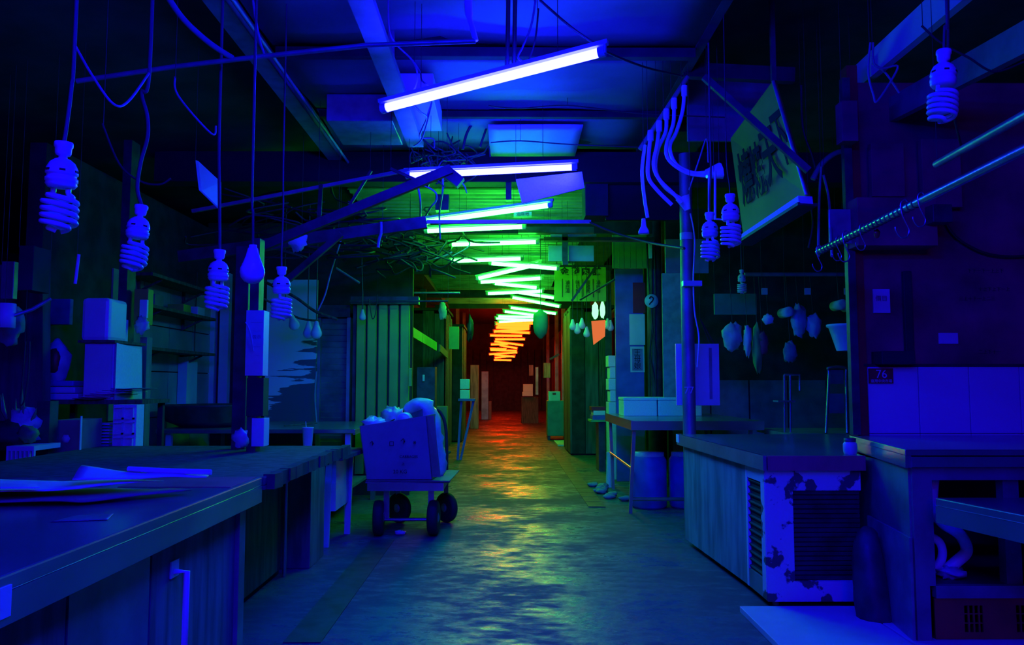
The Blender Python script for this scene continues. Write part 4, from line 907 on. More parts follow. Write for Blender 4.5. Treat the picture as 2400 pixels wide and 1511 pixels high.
one(G().blob((2.3, 4.24, 0.335), (0.07, 0.05, 0.03), 4, 0.4, 14, 8, 4), 'crumpled_foil', bagm, 'crumpled shiny foil on the open cabinet floor', 'foil')
cr_ = thing('orange_crate', 'orange slotted crate on the floor below the open cabinet', 'crate', (2.7, 4.1, 0.035))
G().box((2.14, 4.12, 0.036), (3.3, 4.13, 0.07)).build('rail', orange, cr_); G().box((2.14, 4.12, 0.20), (3.3, 4.13, 0.235)).build('rail', orange, cr_)
G().box((2.14, 4.5, 0.036), (3.3, 4.52, 0.235)).build('back', orange, cr_); G().box((2.14, 4.13, 0.036), (3.3, 4.5, 0.045)).build('base', orange, cr_)
G().box((2.14, 4.12, 0.07), (2.28, 4.13, 0.2)).build('panel', orange, cr_)
for k, x in enumerate((2.40, 2.70, 3.0)):
    G().box((x-0.02 if k else x-0.02, 4.12, 0.07), (x+0.14, 4.13, 0.2)).build('panel', orange, cr_)
x = 2.28
while x < 3.2:
    G().box((x, 4.122, 0.07), (x+0.008, 4.13, 0.2)).build('bar', orange, cr_); x += 0.026
for z_ in (0.11, 0.155): G().box((2.28, 4.124, z_), (3.2, 4.13, z_+0.006)).build('bar', orange, cr_)
# near right stainless table
r3 = thing('steel_table', 'low stainless table at the lower right edge of the picture', 'table', (2.7, 3.4, 0))
q = [(2.09, 3.98, 0.71), (3.6, 3.98, 0.71), (3.6, 2.4, 0.71), (2.38, 2.4, 0.71)]
G().hexa(q, (0, 0, 0.04)).build('tabletop', steel, r3, bevel=0.006)
G().hexa([(2.09, 3.98, 0.63), (2.11, 3.98, 0.63), (2.40, 2.4, 0.63), (2.38, 2.4, 0.63)], (0, 0, 0.08)).build('fascia', steel, r3)
for x, y in ((3.5, 3.9), (2.55, 2.5), (3.5, 2.5), (2.9, 3.9)): G().box((x-0.03, y-0.03, 0.035), (x+0.03, y+0.03, 0.71)).build('leg', steel, r3)
one(sheet([(2.5, 2.95, 0.752), (3.0, 2.95, 0.752), (3.0, 3.3, 0.752), (2.42, 3.35, 0.752)], 0.004, 0.003, 2), 'cloth', whitep, 'pale flat sheet lying on the low steel table', 'sheet')
g = G(); rings = []
one(G().tube(smooth_pts([(2.02, 4.5, 0.02), (2.0, 4.52, 0.2), (2.0, 4.55, 0.42), (2.04, 4.58, 0.5)]), [0.02]*0+[0.10, 0.105, 0.1, 0.1, 0.1, 0.095, 0.09, 0.09, 0.085, 0.085, 0.08, 0.075, 0.07, 0.06, 0.06, 0.05, 0.045, 0.03, 0.01], 12), 'garbage_sack', darksteel, 'limp grey sack leaning between the two right counters', 'sack')

# ================================================================ RIGHT OVERHEAD
hp = thing('hook_rail', 'shiny ringed rail with meat hooks crossing the right stall', 'rail', P(2100, 500, 3.8))
A = P(1918, 590, 4.7); B = P(2440, 330, 2.7)
G().tube([A, B], 0.02, 12).build('pipe', steel, hp)
dv = (B-A).normalized()
for i in range(26):
    p = A.lerp(B, 0.02+i*0.022); G().tube([p, p+dv*0.006], 0.023, 10).build('ring', darksteel, hp)
for i, (u, v, d, s) in enumerate([(1918,585,4.68,1.0),(1985,560,4.4,0.9),(2012,548,4.3,1.1),(2052,530,4.1,0.9),(2165,475,3.65,1.15),(2215,470,3.5,1.0)]):
    t_ = (P(u, v, d).y-A.y)/(B.y-A.y); p = A.lerp(B, t_)
    pts = [p+Vector((0.012, 0, 0.02))*s, p+Vector((0, 0, 0.035))*s, p+Vector((-0.018, 0, 0.02))*s, p+Vector((-0.016, 0, -0.02))*s, p+Vector((0.0, 0, -0.06))*s,
           p+Vector((0.012, 0, -0.09))*s, p+Vector((0.0, 0, -0.115))*s, p+Vector((-0.025, 0, -0.115))*s, p+Vector((-0.042, 0, -0.09))*s, p+Vector((-0.044, 0, -0.075))*s]
    one(G().tube(smooth_pts(pts, 4), 0.0035*s, 6), 'meat_hook', steel, ['leftmost hook at the far end', 'second hook from the left', 'third, larger hook from the left', 'short hook with orange tie above', 'large hook by itself', 'rightmost dark hook'][i]+' on the ringed rail', 'hook', 'hooks on the ringed rail')
one(G().blob(P(2055, 548, 4.0), (0.015, 0.012, 0.022), 3, 0.3), 'orange_tie', orange, 'small orange tag tied to the ringed rail', 'tag')
one(G().tube([P(2195,385,4.0), P(2440,248,3.0)], 0.02, 10), 'upper_pipe', galv, 'plain grey pipe above the ringed rail on the right', 'pipe')
one(G().tube([P(1745,643,8.4), P(2010,643,8.4)], 0.022, 10), 'stall_rod', galv, 'grey horizontal rod across the recessed right stall', 'rod')
bm('pale_rafter', 'wide pale rafter at the upper right, nearer the alley', P(1975,215,6.0), P(2300,-70,3.6), 0.05, 0.17, white)
bm('pale_rafter', 'lower dim rafter at the upper right behind the spiral bulb', P(2040,285,5.6), P(2460,60,3.6), 0.05, 0.16, steel_dull)
px1('tall_cupboard', 'dark tall wall unit left of the stained plaster', 'cupboard', plaster, 1975, 2010, 235, 330, 5.0, 0.1)
px1('hanging_plate', 'square dull plate hanging left of the ringed rail end', 'plate', galv, 1945, 2003, 490, 570, 5.1, 0.02)
px1('wall_plank', 'reddish vertical board high on the stained right wall', 'board', plaster, 2045, 2118, 335, 460, 5.15, 0.05)
px1('wall_plank', 'second reddish board high on the wall at far right', 'board', plaster, 2165, 2250, 325, 485, 5.15, 0.05)
px1('wall_cabinet', 'reddish wall box below the ringed rail', 'cabinet', plaster, 2012, 2195, 462, 575, 5.0, 0.18)
px1('wall_fixture', 'dark square fixture under the ringed rail on the wall', 'fixture', darksteel, 2188, 2232, 478, 520, 4.9, 0.1)
wn = thing('wall_notice', 'small pale notice pinned on the stained right wall', 'notice', P(2065, 730, 5.2))
a, b = pbox(2048, 2085, 677, 733, 5.225, 0.012); G().box(a, b).build('paper', paper, wn)
text('價目', 0.04, steel_dull, wn, P(2066, 700, 5.223), FACE)
px1('wall_bar', 'black upright strip on the stained right wall', 'strip', rubber, 2125, 2137, 635, 850, 5.2, 0.03)
px1('lid_stack', 'flat dark stack on the tiled ledge beside the black strip', 'stack', rubber, 2068, 2145, 822, 853, 5.08, 0.15)
px1('wall_notice', 'blank pale patch of paper low on the stained wall', 'notice', white, 2202, 2245, 780, 805, 5.23, 0.01, 0)
for k, (u, v, n_c) in enumerate([(2310,635,8),(2330,678,7),(2290,700,8),(2320,825,5)]):
    o = text(''.join(random.choice('一二三十丁上下工') for _ in range(n_c)), 0.03, ink, None, P(u, v, 5.238), FACE, 'scribble', 0.0005)
    o.parent = wr; o['label'] = 'faint handwriting on the stained wall'
    o.matrix_parent_inverse = world(wr).inverted()
s76 = thing('stall_number_plate', 'dark red plate reading 76 on the white tiles', 'sign', P(2066, 898, 5.19))
a, b = pbox(2038, 2093, 863, 898, 5.185, 0.014); G().box(a, b).build('plate', redp, s76)
text('76', 0.075, white, s76, P(2066, 877, 5.183), FACE, 'number')
text('臺灣中央市場', 0.023, white, s76, P(2066, 893, 5.183), FACE, 'lettering', 0.0008)

# ================================================================ RECESSED RIGHT STALL
dn = thing('back_counter', 'long dark back counter inside the recessed right stall', 'counter', (3.2, 8.2, 0))
G().box((2.65, 7.6, 0.80), (5.0, 8.6, 0.84)).build('worktop', steel_dull, dn); G().box((2.7, 7.7, 0), (5.0, 8.5, 0.80)).build('cabinet_body', darksteel, dn)
hang = [(1698,1740,755,820,bagm,'clear bag hanging leftmost in the recessed stall','bag'), (1745,1762,760,830,whitep,'narrow pale towel hanging in the recessed stall','towel'),
        (1765,1790,765,870,greenp,'green striped bag hanging in the recessed stall','bag'), (1775,1802,775,835,pinkm,'pink cloth hanging beside the green bag','cloth'),
        (1858,1892,715,788,bagm,'bundle of clear bags hanging under the rod','bag'), (1893,1925,735,790,white,'pale shirt-like bag right of the bundle','bag'),
        (1838,1870,800,850,clothm,'small patterned pouch hanging low in the stall','pouch'), (1790,1815,735,760,foam,'small pale bag hanging in the middle of the stall','bag')]
for u0, u1, v0, v1, m, lb, ct in hang:
    a, b = pbox(u0, u1, v0, v1, 8.3, 0.06); c = (Vector(a)+Vector(b))/2
    t = thing('hanging_'+ct, lb, ct, c)
    G().blob(c, ((b[0]-a[0])/2, 0.04, (b[2]-a[2])/2), u0, 0.22, 14, 10, 2.5).build('body', m, t)
    G().tube([(c.x, c.y, b[2]-0.03), (c.x, 8.4, P(0,643,8.4).z)], 0.003, 5).build('string', cabled, t)
for i, (u, v) in enumerate([(1842, 732), (1966, 715), (1990, 717)]):
    c = P(u, v, 8.35); g = G(); g.lathe([(0.02, -0.1), (0.052, -0.1), (0.052, 0.12), (0.02, 0.12)], c, 18, 'y')
    t = thing('paper_roll', ['small tilted paper roll in the middle of the stall', 'left paper roll of the pair near the wall edge', 'right paper roll of the pair near the wall edge'][i], 'roll', c, 'paper rolls in the recessed stall'); g.build('roll', white, t)
    G().tube([c+Vector((0,0,0.05)), (c.x, 8.38, P(0,643,8.4).z)], 0.004, 5).build('string', cabled, t)
px1('green_board', 'dull green board high at the left of the recessed stall', 'board', mat('green_board', (0.12, 0.3, 0.15), 0.7), 1675, 1773, 688, 737, 8.7, 0.04)
for i, u in enumerate((1792, 1893, 1986)): px1('hanging_tag', ['left', 'middle', 'right'][i]+' small pale price tag under the rod', 'tag', white, u-7, u+7, 675, 690, 8.35, 0.01, 0, 'tags under the stall rod')
fc = thing('folding_chair', 'folded chair leaning inside the recessed right stall', 'chair', P(1955, 985, 7.5))
a = P(1935, 985, 7.5); b = P(1985, 985, 7.5); at = P(1942, 862, 7.65); bt = P(1982, 862, 7.65)
a.z = b.z = 0.85; G().tube(smooth_pts([a, at+Vector((0,0,-0.08)), at, bt, bt+Vector((0,0,-0.08)), b]), 0.014, 8).build('frame', steel, fc)
G().hexa([a.lerp(at, 0.3)+Vector((0.02,0,0)), b.lerp(bt, 0.3)-Vector((0.02,0,0)), b.lerp(bt, 0.6)-Vector((0.02,0,0)), a.lerp(at, 0.6)+Vector((0.02,0,0))], (0, 0.02, 0)).build('seat', steel_dull, fc)
G().hexa([a.lerp(at, 0.75)+Vector((0.02,0,0)), b.lerp(bt, 0.75)-Vector((0.02,0,0)), b.lerp(bt, 0.97)-Vector((0.02,0,0)), a.lerp(at, 0.97)+Vector((0.02,0,0))], (0, 0.02, 0)).build('backrest', steel_dull, fc)
ub = thing('white_tub', 'tilted white tub hanging beside the right wall edge', 'tub', P(1980, 770, 7.0))
c = P(1985, 768, 7.0)
G().lathe([(0.09, -0.2), (0.15, 0.0), (0.17, 0.01), (0.17, 0.03), (0.14, 0.03), (0.08, -0.18)], c, 20).build('tub_body', whitep, ub)
G().tube([c+Vector((0,0,0.02)), (c.x, 7.0, 3.9)], 0.004, 5).build('string', cabled, ub)
fs = thing('meat_faucet', 'steel standpipe rack inside the recessed stall', 'rack', P(1850, 985, 7.8))
for u in (1838, 1852): G().tube([(P(u,980,7.8).x, 7.8, 0.84), P(u, 878, 7.8)], 0.012).build('pole', steel, fs)
G().tube([P(1838,878,7.8), P(1874,878,7.8), P(1874,915,7.8)], 0.012).build('arm', steel, fs)
G().box((P(1820,950,7.8).x, 7.75, P(0,942,7.8).z), (P(1860,950,7.8).x, 7.9, P(0,938,7.8).z)).build('bracket', steel, fs)

# ================================================================ MIDDLE RIGHT
dp = thing('notice_door', 'tall blue-painted door panel with pasted notices on the right', 'door', P(1480, 940, 11.0))
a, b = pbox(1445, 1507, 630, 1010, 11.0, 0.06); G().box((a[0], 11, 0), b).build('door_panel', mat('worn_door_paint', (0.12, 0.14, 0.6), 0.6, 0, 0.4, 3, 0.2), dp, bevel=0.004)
a, b = pbox(1484, 1512, 662, 733, 10.985, 0.01); G().box(a, b).build('poster', redp, dp, 'dark red poster')
a, b = pbox(1476, 1511, 736, 808, 10.98, 0.012); G().box(a, b).build('poster', paper, dp, 'pale poster')
a, b = pbox(1478, 1510, 812, 872, 10.985, 0.01); G().box(a, b).build('poster', white, dp, 'white bordered poster with three characters')
a, b = pbox(1482, 1506, 817, 868, 10.98, 0.01); G().box(a, b).build('poster', steel_dull, dp)
text('王母娘', 0.1, ink, dp, P(1494, 842, 10.975), FACE, 'lettering', vertical=True)
tp = thing('wrapped_pole', 'thick dark round pole wrapped in wires right of the notice door', 'pole', P(1535, 930, 9.8))
cx = P(1537, 930, 10.5).x; G().lathe([(0.1, 0), (0.1, 1.4), (0.095, 3.5)], (cx, 10.5, 0), 18).build('pole', darksteel, tp)
for i in range(4):
    pts = [Vector((cx-0.09+0.03*i+random.uniform(-.03,.03), 10.38, z_)) for z_ in (0.9, 1.3, 1.7, 2.1, 2.6, 3.2)]
    G().tube(smooth_pts(pts), 0.01, 6).build('cable', cabled, tp)
ov = thing('oval_sign', 'round white sign with a dark curl on the wrapped pole', 'sign', P(1527, 705, 9.6))
c = P(1527, 705, 10.36); g = G().lathe([(0.001, 0), (0.088, 0), (0.088, 0.01), (0.001, 0.01)], c, 24, 'y'); g.build('disc', white, ov)
G().tube(smooth_pts([c+Vector((-0.03,-0.008,0.03)), c+Vector((-0.01,-0.008,0.055)), c+Vector((0.02,-0.008,0.035)), c+Vector((0.01,-0.008,0.0)), c+Vector((-0.02,-0.008,-0.03)), c+Vector((-0.03,-0.008,-0.05))]), 0.008, 5).build('curl_mark', ink, ov)
px1('green_strip', 'narrow bright green-lit strip above the wrapped pole', 'strip', whitep, 1521, 1528, 555, 605, 10.0, 0.03)
px1('back_partition', 'dim bluish board beyond the wrapped pole', 'board', steel_dull, 1560, 1660, 560, 640, 9.5, 0.04)
px1('back_partition', 'dark bluish partition right of the wrapped pole', 'partition', clothm, 1556, 1602, 640, 940, 9.5, 0.05)
# table
tb = thing('folding_table', 'steel-edged table carrying two styrofoam boxes', 'table', (1.75, 9.0, 0))
X0 = 1.28; zt_ = P(0, 975, 8.2).z
G().box((X0, 8.2, 0.89), (2.6, 10.3, 0.93)).build('tabletop', steel, tb, bevel=0.004)
G().box((X0, 8.18, 0.84), (2.6, 8.2, 0.93)).build('apron', steel, tb)
G().box((X0-0.02, 8.18, 0.84), (X0, 10.3, 0.935)).build('apron', steel, tb)
for x, y in ((X0+0.03, 8.3), (X0+0.03, 10.2), (2.5, 8.3), (2.5, 10.2)): G().beam((x-0.05 if y < 9 else x+0.03, y, 0), (x, y, 0.89), 0.035, 0.035, up=(0,1,0)).build('leg', steel, tb)
G().tube([(X0, 8.3, 0.14), (2.5, 8.3, 0.14)], 0.02).build('stretcher', steel, tb); G().tube([(X0, 8.3, 0.45), (X0+0.03, 10.2, 0.45)], 0.015).build('stretcher', steel, tb)
for i, (u0, u1, dd) in enumerate([(1462, 1540, 9.45), (1543, 1645, 9.45)]):
    t = thing('styrofoam_box', ['left', 'right'][i]+' white styrofoam box on the table by the notice door', 'box', P((u0+u1)/2, 972, dd), 'styrofoam boxes on the table')
    a, b = pbox(u0, u1, 938, 974, dd, 0.4); G().box((a[0], dd, 0.93), (b[0], dd+0.42, b[2])).build('box_body', foam, t, bevel=0.01)
    G().box((a[0]-0.005, dd-0.005, b[2]), (b[0]+0.005, dd+0.425, b[2]+0.035)).build('lid', foam, t, bevel=0.008)
for i, (x, m) in enumerate([(1.52, bluep), (1.93, bluep), (2.3, clothm)]):
    c = Vector((x, 8.7, 0.0)); t = thing('storage_drum', ['left', 'middle', 'right'][i]+' squat blue drum under the styrofoam box table', 'drum', c, 'drums under the table')
    G().lathe([(0.001, 0), (0.17, 0), (0.19, 0.03), (0.19, 0.5), (0.16, 0.55)], c, 20).build('drum_body', m, t); G().lathe([(0.165, 0.54), (0.165, 0.58), (0.001, 0.585)], c, 20).build('lid', bagm, t)
# small table & clutter further along the right
st = thing('side_stand', 'small stand with a green top beyond the styrofoam table', 'stand', P(1400, 1090, 12.2))
a, b = pbox(1386, 1424, 984, 1100, 12.2, 0.5); G().box((a[0], 12.2, b[2]-0.03), (b[0], 12.7, b[2])).build('top', greenp, st)
G().box((a[0]+0.12, 12.25, 0), (b[0]-0.03, 12.65, b[2]-0.03)).build('cabinet_body', darksteel, st)
zt2 = b[2]
for i, (u0, u1, h, m, lb) in enumerate([(1388,1420,0.07,bluep,'blue pack at the bottom on the small stand'),(1390,1418,0.07,whitep,'pale pack in the middle on the small stand'),(1386,1418,0.06,redp,'red box topmost on the small stand')]):
    one(G().box((P(u0,960,12.3).x, 12.25, zt2), (P(u1,960,12.3).x, 12.6, zt2+h-0.003)), 'package', m, lb, 'box', bevel=0.004); zt2 += h
for i in range(5):
    z_ = 0.9+0.16*i
    one(G().box((1.42+0.02*(i % 2), 11.2, z_ if i else 0.0), (1.62, 11.5, z_+0.155)), 'foam_carton', foam, '%s pale carton from the bottom of the column left of notice door' % ORD[i], 'box', bevel=0.006)
one(G().tube(smooth_pts([(1.32, 10.4, 0), (1.33, 10.4, 0.3), (1.33, 10.4, 0.44)]), 0.05, 10), 'paper_tube', white, 'pale upright tube on the floor beyond the folding table', 'tube')
g = G()
for i in range(10): g.blob((random.uniform(1.1, 1.35), random.uniform(8.9, 10.5), 0.03), (random.uniform(.03,.08), random.uniform(.03,.08), 0.03), i, 0.3, 8, 6)
g.build('floor_rubbish', clothm, None, 'scattered dark rubbish on the floor by the folding table legs', kind='stuff', cat='rubbish')
# yellow sign board with characters
ys_ = thing('menu_board', 'wide yellow board with chinese characters right of green tubes', 'sign', P(1370, 700, 12))
a, b = pbox(1300, 1420, 626, 706, 12.0, 0.04); G().box(a, b).build('board', yellowg, ys_)
for i, ch in enumerate('金發肉舖'): text(ch, 0.13, ink, ys_, P(1323+i*25, 637, 11.99), FACE, 'character', 0.002, 0.004)
for i in range(4):
    text('滷味飯'[i % 3]+'白切雞'[i % 3]+'湯麵粥'[i % 3], 0.07, ink, ys_, P(1330+i*24, 672, 11.99), FACE, 'lettering', vertical=True)
    x = P(1318+i*24, 660, 11.99); G().box((x.x-0.004, 11.99, P(0,695,12).z), (x.x+0.004, 12.0, P(0,652,12).z)).build('line', ink, ys_)
for u in (1305, 1415): p_ = P(u, 626, 12.02); G().tube([p_, (p_.x, 12.02, 3.45)], 0.006, 5).build('hanger', cabled, ys_)
one(G().beam(P(1340,705,11), P(1400,620,11), 0.03, 0.03), 'slanted_stick', darksteel, 'dark stick slanting across the yellow board', 'stick')
one(G().tube([P(1360,702,10.6), P(1440,655,10.0)], 0.014), 'slanted_stick', darksteel, 'thin rod rising from the lit notice to the notice door', 'rod')
# lit notice with green lamp
ln = thing('lit_notice', 'orange paper notice with added glow hanging below two green lamp bulbs', 'notice', P(1402, 760, 10.8))
a, b = pbox(1387, 1419, 750, 800, 10.8, 0.01); G().hexa([P(1386,752,10.8), P(1419,750,10.8), P(1418,788,10.8), P(1391,808,10.8)], (0, 0.01, 0)).build('paper', emis('self_glow_orange_paper', (1.0, 0.22, 0.06), 0.75), ln, 'orange paper given a glow of its own')  # the paper emits to stand in for light falling on it
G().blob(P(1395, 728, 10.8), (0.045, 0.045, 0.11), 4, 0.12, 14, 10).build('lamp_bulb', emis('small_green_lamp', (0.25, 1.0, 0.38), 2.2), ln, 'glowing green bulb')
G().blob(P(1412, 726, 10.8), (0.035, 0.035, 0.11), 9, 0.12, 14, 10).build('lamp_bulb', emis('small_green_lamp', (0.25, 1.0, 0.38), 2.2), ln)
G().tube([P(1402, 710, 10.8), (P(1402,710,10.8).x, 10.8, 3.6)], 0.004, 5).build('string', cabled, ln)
# hanging green drum
hg = thing('hanging_lantern', 'dark green barrel-shaped lantern hanging at the end of green tubes', 'lantern', P(1267, 760, 11.5))
c = P(1267, 757, 11.5); G().lathe([(0.02,-0.22),(0.05,-0.19),(0.09,-0.14),(0.105,-0.05),(0.105,0.08),(0.09,0.14),(0.04,0.17),(0.02,0.2)], c, 18).build('body', mat('lantern_cloth', (0.10, 0.35, 0.16), 0.6), hg)
G().tube([c+Vector((0,0,0.19)), (c.x, c.y, 3.47)], 0.005, 5).build('string', cabled, hg)

# alley posts
for side, x0 in ((-1, -1.75), (1, 1.75)):
    for i, y in enumerate((11.6, 14.2, 17.0, 20.5, 24.5, 29.0, 34.0)):
        if side > 0 and i == 0: continue
        xx = x0+random.uniform(-.08, .08)+(0.25 if i < 2 and side < 0 else 0)*0
        one(G().box((xx-0.06, y, 0), (xx+0.06, y+0.12, 3.3 if y < 21 else 4.3)), 'alley_post', [darkw, darksteel, soot][i % 3] if y < 21 else steel_dull, '%s upright post from the camera along the %s side of the alley' % (ORD[i], 'left' if side < 0 else 'right'), 'post', 'posts along the alley')  # posts before the red zone have the shade put into their colour
# closed stalls that jut into the alley before the red zone
def closed_stall(label, x0, x1, y0, y1, h, ms):
    t = thing('closed_stall', label, 'stall', ((x0+x1)/2, (y0+y1)/2, 0))
    G().box((x0+0.03, y0+0.03, 0), (x1-0.03, y1, h-0.05)).build('stall_body', black, t)
    n = max(3, int((x1-x0)/0.2)); k = 0; w_ = (x1-x0)/n
    for i in range(n): G().box((x0+i*w_, y0-0.01*(i % 3), 0.03), (x0+(i+1)*w_-0.012, y0+0.03, h-0.06*(i % 2))).build('board', ms[i % len(ms)], t)
    m_ = max(3, int((y1-y0)/0.25)); w_ = (y1-y0)/m_; xs_ = x1 if x0 < 0 else x0
    for i in range(m_): G().box((xs_-0.03, y0+i*w_, 0.03), (xs_+0.008*(i % 3), y0+(i+1)*w_-0.012, h-0.05*(i % 2))).build('board', ms[(i+1) % len(ms)], t)
    G().box((x0-0.02, y0-0.12, h), (x1+0.04, y1, h+0.05)).build('roof_board', darkw, t)
closed_stall('dark boarded stall jutting out on the left just before the green-lit crate', -2.08, -1.18, 16.0, 17.6, 2.75, [plyd, darkw, wood])
closed_stall('farther dark boarded stall on the left where the red light starts', -2.08, -0.98, 18.4, 20.0, 2.6, [darkw, plyd])
closed_stall('dark boarded stall jutting out on the right behind the yellow board', 1.22, 1.98, 15.0, 16.7, 2.7, [darkw, plyd, wood])
# left far clutter
lc = [('awning_board','green-lit slanted board over the first far stall on the left','board',corr,968,1019,0,0,12),]
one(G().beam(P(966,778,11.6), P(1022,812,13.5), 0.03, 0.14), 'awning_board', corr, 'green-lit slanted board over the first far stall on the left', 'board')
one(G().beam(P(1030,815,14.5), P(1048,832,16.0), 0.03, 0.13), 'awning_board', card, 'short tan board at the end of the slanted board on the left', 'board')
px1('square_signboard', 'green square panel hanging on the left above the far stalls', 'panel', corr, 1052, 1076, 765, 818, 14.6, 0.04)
one(G().tube([P(960,686,10.6), P(1078,686,10.6)], 0.014), 'level_rod', galv, 'greenish level rod left of the green tubes', 'rod')
one(G().tube([P(820,706,9.4), P(1050,705,9.4)], 0.012), 'level_rod', darksteel, 'long dark rod over the top of the corrugated panel', 'rod')
one(G().blob(P(1037, 728, 12), (0.06, 0.05, 0.13), 6, 0.3), 'hanging_bag', bagm, 'pale limp bag hanging left of the green tubes', 'bag')
one(G().blob(P(1102, 770, 14), (0.06, 0.05, 0.2), 16, 0.3), 'hanging_bag', darksteel, 'dark bag hanging above the red zone on the left', 'bag')
gs = thing('stacked_crate', 'bright green-lit plastic crate on a blue trestle, left side', 'crate', P(1089, 930, 14.0))
a, b = pbox(1078, 1100, 888, 934, 14.0, 0.3); G().box(a, (b[0], b[1], a[2]+(b[2]-a[2])*0.45)).build('lower_tier', foam, gs, bevel=0.006)
G().box((a[0], a[1], a[2]+(b[2]-a[2])*0.5), b).build('upper_tier', foam, gs, bevel=0.006)
trl = thing('trestle', 'small blue trestle under the bright green-lit crate', 'trestle', P(1089, 990, 14.0))
G().box((a[0]-0.03, 13.95, a[2]-0.04), (b[0]+0.1, 14.35, a[2])).build('top', bluep, trl)
for x_, s_ in ((a[0], -0.04), (b[0]+0.05, -0.2)): G().beam((x_+s_, 14.1, 0), (x_+0.02, 14.1, a[2]-0.04), 0.04, 0.03, up=(0,1,0)).build('leg', bluep, trl)
a, b = pbox(1022, 1047, 952, 1030, 12.5, 0.3); one(G().box((a[0], a[1], 0), b), 'tall_carton', card, 'brown carton standing on the left behind the cart', 'box', bevel=0.005)
a, b = pbox(975, 1020, 860, 1070, 11.6, 0.3); one(G().box((a[0], a[1], 0), b), 'stall_cabinet', darksteel, 'dark green-lit cabinet behind the cart on the left', 'cabinet', bevel=0.005)
px1('narrow_sign', 'narrow pale upright sign beside the corrugated panel', 'sign', corr, 957, 965, 862, 905, 9.5, 0.02)
px1('switch_plate', 'tiny pale switch plate on the dark left stall front', 'plate', foam, 990, 995, 878, 893, 11.5, 0.02)
one(G().lathe([(0.05, 0), (0.06, 0.02), (0.04, 0.1), (0.03, 0.22), (0.02, 0.25)], PZ(1054, 1002, 0), 12), 'bottle', greenp, 'green bottle on the floor at the left edge of the alley', 'bottle')
one(G().blob(PZ(1086, 1008, 0.05), (0.14, 0.12, 0.06), 3, 0.25), 'red_bundle', foam, 'small bundle glowing red on the floor at the left', 'bundle')
g = G()
for i in range(16): g.blob((random.uniform(-1.75, -1.1), random.uniform(10.5, 16), 0.03), (random.uniform(.03,.1), random.uniform(.03,.1), 0.03), i, 0.3, 8, 6)
g.build('floor_rubbish', clothm, None, 'scattered rubbish along the left edge of the alley', kind='stuff', cat='rubbish')
# red zone things
rz_ = [(1128,1145,870,965,30,0.2,steel_dull,'metal_locker','pale upright locker in the red zone on the left','locker'),
       (1102,1122,855,985,24,0.3,ply,'metal_locker','broad reddish stall front at the left of the red zone','stall'),
       (1145,1152,940,968,30,0.2,card,'carton','small carton by the locker deep on the left','box'),
       (1226,1249,900,918,27,0.2,foam,'carton','upper red-lit box of the pair on the right','box'),
       (1224,1249,918,928,27,0.2,foam,'carton','lower red-lit box of the pair on the right','box'),
       (1222,1262,930,975,27.2,0.5,wood,'low_table','dark low table carrying the red-lit boxes','table'),
       (1274,1290,850,885,22.5,0.1,ply,'signboard','red-lit sign panel hanging on the right','panel'),
       (1240,1250,855,880,26,0.1,ply,'signboard','small red-lit panel deep on the right','panel'),
       (1255,1262,860,925,25,0.15,steel_dull,'thin_partition','thin red-lit partition on the right','partition')]
for u0, u1, v0, v1, d, t_, m, nm, lb, ct in rz_:
    a, b = pbox(u0, u1, v0, v1, d, t_)
    if ct in ('locker', 'stall', 'table', 'box') and v1 > 935: a = (a[0], a[1], 0)
    if nm == 'low_table': zlt = b[2]
    one(G().box(a, b), nm, m, lb, ct, bevel=0.01)
dc = thing('dark_cabinet', 'dark green cabinet on the right at the start of the red zone', 'cabinet', P(1305, 990, 19.0))
a, b = pbox(1283, 1330, 939, 990, 19.0, 0.6); G().box((a[0], 19, 0.1), b).build('cabinet_body', mat('green_enamel', (0.12, 0.28, 0.2), 0.5), dc, bevel=0.01)
for x in (a[0]+0.04, b[0]-0.04): G().box((x-0.03, 19.05, 0), (x+0.03, 19.5, 0.1)).build('foot', darksteel, dc)
a2, b2 = pbox(1286, 1313, 917, 939, 19.05, 0.3); t = thing('pale_carton', 'pale carton standing on the dark green cabinet', 'box', ((a2[0]+b2[0])/2, 19.2, b[2])); G().box((a2[0], 19.05, b[2]), b2).build('carton_body', paper, t, bevel=0.006)
G().box((a2[0]+0.09, 19.04, b2[2]-0.08), (a2[0]+0.17, 19.05, b2[2]-0.03)).build('label', redp, t)
one(G().beam(P(1288,842,20), P(1310,830,20), 0.2, 0.05), 'tilted_awning', redp, 'small tilted red awning on the right of red zone', 'awning')
one(G().box((1.1, 17.2, 0), (2.0, 18.6, 0.03)), 'floor_board', paper, 'pale flat board lying at the right edge of the alley', 'board')

